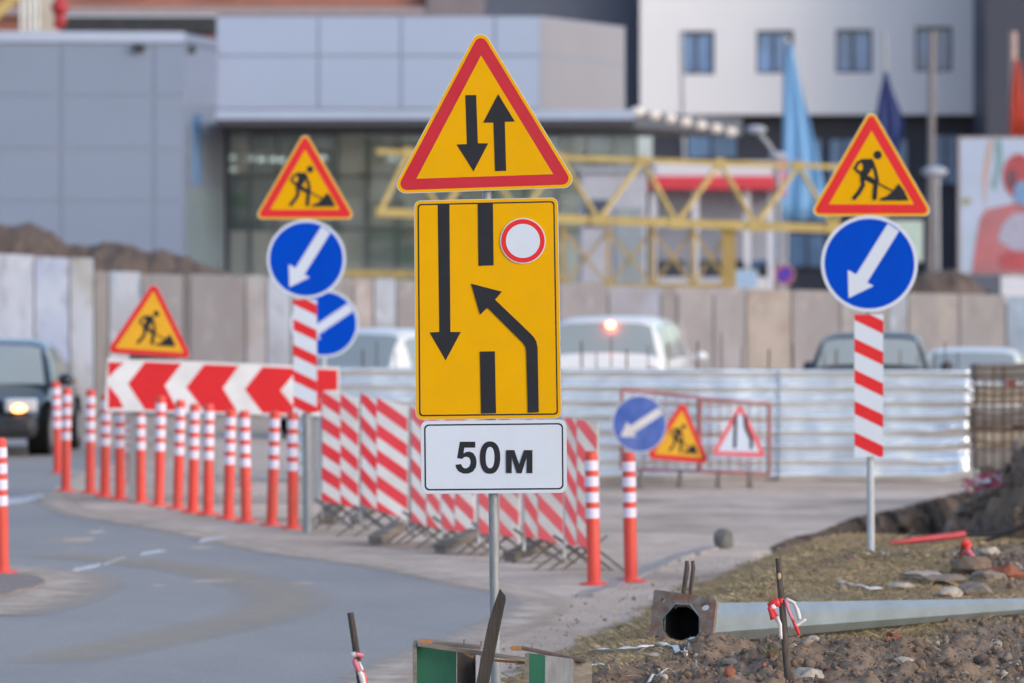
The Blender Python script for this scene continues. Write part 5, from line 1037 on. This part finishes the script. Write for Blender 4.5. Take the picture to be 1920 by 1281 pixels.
while cnt < 4200:
    x = rr.uniform(2.2, 6.4); y = rr.uniform(45, 62); mu = mound(x, y); hh = H(x, y)
    if not (.03 < mu or hh < -.05): continue
    r = .012*math.exp(rr.gauss(.55,.6)); r = min(r, .085)
    vs, fs = tmpl2[rr.randrange(10)] if r > .03 else tmpl[rr.randrange(14)]; M3 = Matrix.Rotation(rr.random()*6.3,3,'Z')@Matrix.Rotation(rr.random()*3,3,'X'); c = Vector((x, y, hh+r*.2))
    mbs.add([M3@Vector((v.x, v.y*1.2, v.z*.75))*r+c for v in vs], fs, ROK[2] if rr.random() < .93 else ROK[0], True); cnt += 1
tag(mbs.build('rubble', fix=False), 'loose small stones and clods scattered over the dug soil', 'rubble', kind='stuff')
# dry grass: leaf blades
gms = [mat('dry_grass_%d'%i, c, .8, var=.25, scale=3) for i, c in enumerate([(.42,.32,.20),(.34,.26,.155),(.27,.22,.12),(.52,.43,.29),(.17,.165,.07)])]
mg = MB(); cnt = 0
while cnt < 80000:
    y = rr.uniform(27, 46.5); x = rr.uniform(-.8, 4.8)
    if x > y*.098: continue
    d = verge(x, y)+.3*fbm(x*2, y, 7, 3)
    if d < .12: 
        if rr.random() > .02: continue
        if road_in(x, y) or d < -.3: continue
    sm = soil_m(x, y); cl = fbm(x*1.6, y*.8, 15, 4)
    if rr.random() < sm*.975 or (cl > .35 and rr.random() < .85): continue
    hp = math.exp(-((x-3.75)/.85)**2-((y-38.8)/3.0)**2)
    if rr.random() < smooth(.3,.6,hp)*.95: continue
    if y > 44.4-.35*(x-3)+(1.2 if x < 1.8 else 0): continue
    h_ = H(x, y); ln = rr.uniform(.006,.022)*(1.8 if rr.random() < .07 else 1)*(1+.5*fbm(x*3,y*2,40,2)); a = rr.random()*6.28; lean = rr.uniform(.8,3.2)*ln; w_ = rr.uniform(.0012,.0028)*(1+y/60)
    dx, dy = math.cos(a), math.sin(a); p = Vector((x, y, h_-.004)); s_ = Vector((-dy, dx, 0))*w_
    tip = p+Vector((dx*lean, dy*lean, ln)); md = p+Vector((dx*lean*.35, dy*lean*.35, ln*.6))
    k = rr.random()*.6+.4*(.5+fbm(x*1.1, y*.5, 11, 4)); m = gms[0] if k < .38 else gms[1] if k < .6 else gms[3] if k < .7 else gms[2] if k < .93 else gms[4]
    mg.add([p-s_, p+s_, md+s_*.7, tip, md-s_*.7], [(0,1,2,3,4)], m); cnt += 1
tag(mg.build('dry_grass', fix=False), 'short dry yellow grass growing on the right verge', 'grass', kind='stuff')
mt = MB()
for k in range(260):
    y = rr.uniform(26, 34); x = rr.uniform(0, 3.2)
    if soil_m(x, y) < .5: continue
    a = rr.random()*6.28; ln = rr.uniform(.02,.09); p = Vector((x, y, H(x,y)+.012)); q = p+Vector((math.cos(a)*ln, math.sin(a)*ln, rr.uniform(-.004,.02))); mt.tube([p, p.lerp(q,.5)+Vector((0,0,.006)), q], .0012, gms[3] if rr.random() < .6 else BARK, 4)
tag(mt.build('straw_litter', fix=False), 'thin straws and roots lying over the dug soil', 'litter', kind='stuff')
# a few green tufts
for i, (px, py, lab) in enumerate([(1448,1232,'small green grass tuft on the soil left of the taped stake'),(1168,1178,'dark green tuft at the kerb left of the flange'),(1905,1240,'green mossy tuft near the lower right corner')]):
    q = on(px, py); mb = MB()
    for k in range(150):
        a = rr.random()*6.28; r0 = abs(rr.gauss(0,.035)); p = q+Vector((math.cos(a)*r0, math.sin(a)*r0*1.5, 0)); ln = rr.uniform(.015,.045); tip = p+Vector((math.cos(a)*ln*.8, math.sin(a)*ln*.8, ln)); s_ = Vector((-math.sin(a), math.cos(a),0))*.0016
        mb.add([p-s_, p+s_, tip], [(0,1,2)], gms[4] if rr.random() < .6 else gms[2])
    tag(mb.build('grass_tuft', None, q, fix=False), lab, 'grass tuft')
# strips of torn white tape and paper on the ground
def groundstrip(pts, w, lab, m=TAPEW):
    q = [on(x, y) for x, y in pts]; fine = []
    for a, b_ in zip(q, q[1:]):
        for k in range(5): p = a.lerp(b_, k/5); p.z = H(p.x, p.y)+.014+.008*abs(math.sin(k*2.1+p.x*30)); fine.append((p, .25*math.sin(k*1.3)))
    mb = MB(); ribbon(mb, fine, w, m, n=(0,-.5,1)); ob = mb.build('tape_strip', None, q[0], fix=False); ob.modifiers.new('t','SOLIDIFY').thickness = .002; tag(ob, lab, 'tape')
groundstrip([(1085,1227),(1120,1224),(1160,1223),(1200,1219),(1232,1214)], .02, 'white tape strip on the grass left of the rusty flange')
groundstrip([(1240,1214),(1262,1218),(1285,1228),(1300,1228)], 0.032, 'crumpled white tape in front of the rusty flange')
groundstrip([(1180,1268),(1215,1262),(1260,1268),(1300,1263)], .014, 'dusty white tape strip across the soil at the bottom', STWD)
groundstrip([(1572,1094),(1600,1101),(1630,1108),(1660,1108)], .03, 'pale torn strip on the grass behind the lamp post', STWD)
groundstrip([(1090,1262),(1112,1252),(1140,1255)], .03, 'short white tape scrap beside the wooden crate')

# ------------------------------------------------------------------ crates and plank at the bottom
Ya = 26.9
def crate1():
    b_ = P(835,1345,Ya); b_.z = H(b_.x, Ya)-.05; t = thing('wooden_crate', 'grey wooden crate with a green inside, nearest the road at the bottom', 'crate', b_); o = t.location.copy(); D = .28
    zb = b_.z
    mb = MB(); mb.bar(P(783,1208,Ya), P(986,1237,Ya-.02), .022, .020, WOOD, (0,0,1)); mb.build('rail', t, o, bev=.002)
    mb = MB(); mb.bar(P(788,1202,Ya+.17), P(902,1214,Ya+.16), .10, .018, WOOD); mb.build('rail', t, o, bev=.002)
    mb = MB(); q = P(798,1203,Ya+.03); mb.box(q, (.062,.05,.022), WOODO); mb.build('block', t, o, bev=.002)
    a = P(777.5,1207,Ya); mb = MB(); mb.box((a.x, Ya+D/2, (a.z+zb)/2), (.018, D, a.z-zb), WOOD); mb.build('side_board', t, o, bev=.002)
    a = P(893,1225,Ya); mb = MB(); mb.box((a.x, Ya+D/2, (a.z+zb)/2-.01), (.018, D*.9, a.z-zb-.02), WOOD, Matrix.Rotation(.12,3,'Y')); mb.build('side_board', t, o, bev=.002)
    a, c = P(781,1212,Ya+.07), P(856,1222,Ya+.07); mb = MB(); mb.prism([(a.x,zb),(c.x,zb),(c.x,c.z),(a.x,a.z)], GRN, lambda x,y,d: Vector((x,Ya+.07-d,y)), -.015, 0); mb.build('green_panel', t, o)
    a, c = P(857,1222,Ya+.075), P(892,1228,Ya+.11); mb = MB(); mb.add([Vector((a.x,Ya+.075,zb)),Vector((c.x,Ya+.11,zb)),Vector((c.x,Ya+.11,c.z)),Vector((a.x,Ya+.075,a.z)),Vector((a.x,Ya+.09,zb)),Vector((c.x,Ya+.125,zb)),Vector((c.x,Ya+.125,c.z)),Vector((a.x,Ya+.09,a.z))], [(0,1,2,3),(7,6,5,4),(0,4,5,1),(1,5,6,2),(2,6,7,3),(3,7,4,0)], WOODD); mb.build('inner_board', t, o)
    mb = MB(); mb.bar(P(923,1238,Ya+.03), P(985,1243,Ya+.03), .02, .012, WOODO); mb.build('batten', t, o)
    mb = MB(); mb.prism([(P(862,0,Ya).x,P(0,1222,Ya).z),(P(893,0,Ya).x,P(0,1226,Ya).z),(P(886,0,Ya).x,P(0,1234,Ya).z),(P(878,0,Ya).x,P(0,1230,Ya).z)], WOODO, lambda x,y,d: Vector((x,Ya-.015-d,y)), -.004, 0); mb.build('splinter', t, o)
    for px in (870, 902): mb = MB(); mb.tube([P(px,1208+(px-870)*.1,Ya+.02), P(px,1199+(px-870)*.1,Ya+.02)], .0018, DARKM, 6); mb.build('nail', t, o)
crate1()
def crate2():
    b_ = P(1040,1345,Ya); b_.z = H(b_.x, Ya)-.05; t = thing('wooden_crate', 'second wooden crate right of the signpost, with a narrow green strip and grey plywood face', 'crate', b_); o = t.location.copy(); zb = b_.z
    mb = MB(); mb.bar(P(976,1214.5,Ya+.10), P(1100,1240,Ya+.02), .05, .016, mat('red_brown_wood', (.15,.105,.09), .85, var=.3, scale=20)); mb.build('rail', t, o, bev=.002)
    mb = MB(); mb.box(P(968,1215.5,Ya+.09), (.048,.05,.020), WOODO); mb.build('block', t, o, bev=.002)
    def pan(x0, y0, x1, y1, m, nm, Y0, Y1, th=.014):
        a, c = P(x0,y0,Y0), P(x1,y1,Y1); mb = MB(); mb.add([Vector((a.x,Y0,zb)),Vector((c.x,Y1,zb)),c,a,Vector((a.x,Y0+th,zb)),Vector((c.x,Y1+th,zb)),c+Vector((0,th,0)),a+Vector((0,th,0))], [(0,1,2,3),(7,6,5,4),(0,4,5,1),(1,5,6,2),(2,6,7,3),(3,7,4,0)], m); return mb.build(nm, t, o)
    pan(984,1226,992,1225,WOOD,'corner_post',Ya-.03,Ya-.03,.03); pan(992,1225,1022,1229,GRN,'green_strip',Ya-.02,Ya-.02)
    PLY = mat('grey_plywood', (.26,.265,.28), .8, var=.45, scale=5, stretch=(2,2,.6), dirt=(.13,.12,.12), dirt_amt=.8, dscale=7)
    pan(1022.3,1229,1075,1236,PLY,'plywood_face',Ya-.02,Ya+.01); pan(1075.5,1236,1110,1243,WOOD,'plywood_face',Ya+.012,Ya+.10)
crate2()
a, b_ = P(897,1330,Ya-.12), P(946,1106,Ya-.02)
pl = [(884,1330),(893,1281),(903,1230),(915,1170),(924,1140),(937,1104),(948,1118),(948.5,1125),(940,1165),(928,1225),(917,1281),(908,1330)]
mb = MB(); YP = Ya-.10; mb.prism([(P(x,y,YP).x, P(x,y,YP).z) for x,y in pl], WOODD, lambda x,y,d: Vector((x,YP-d,y)), -.022, 0); tag(mb.build('plank', None, P(897,1330,YP), bev=.002), 'dark narrow plank leaning against the main signpost over the crates', 'plank')
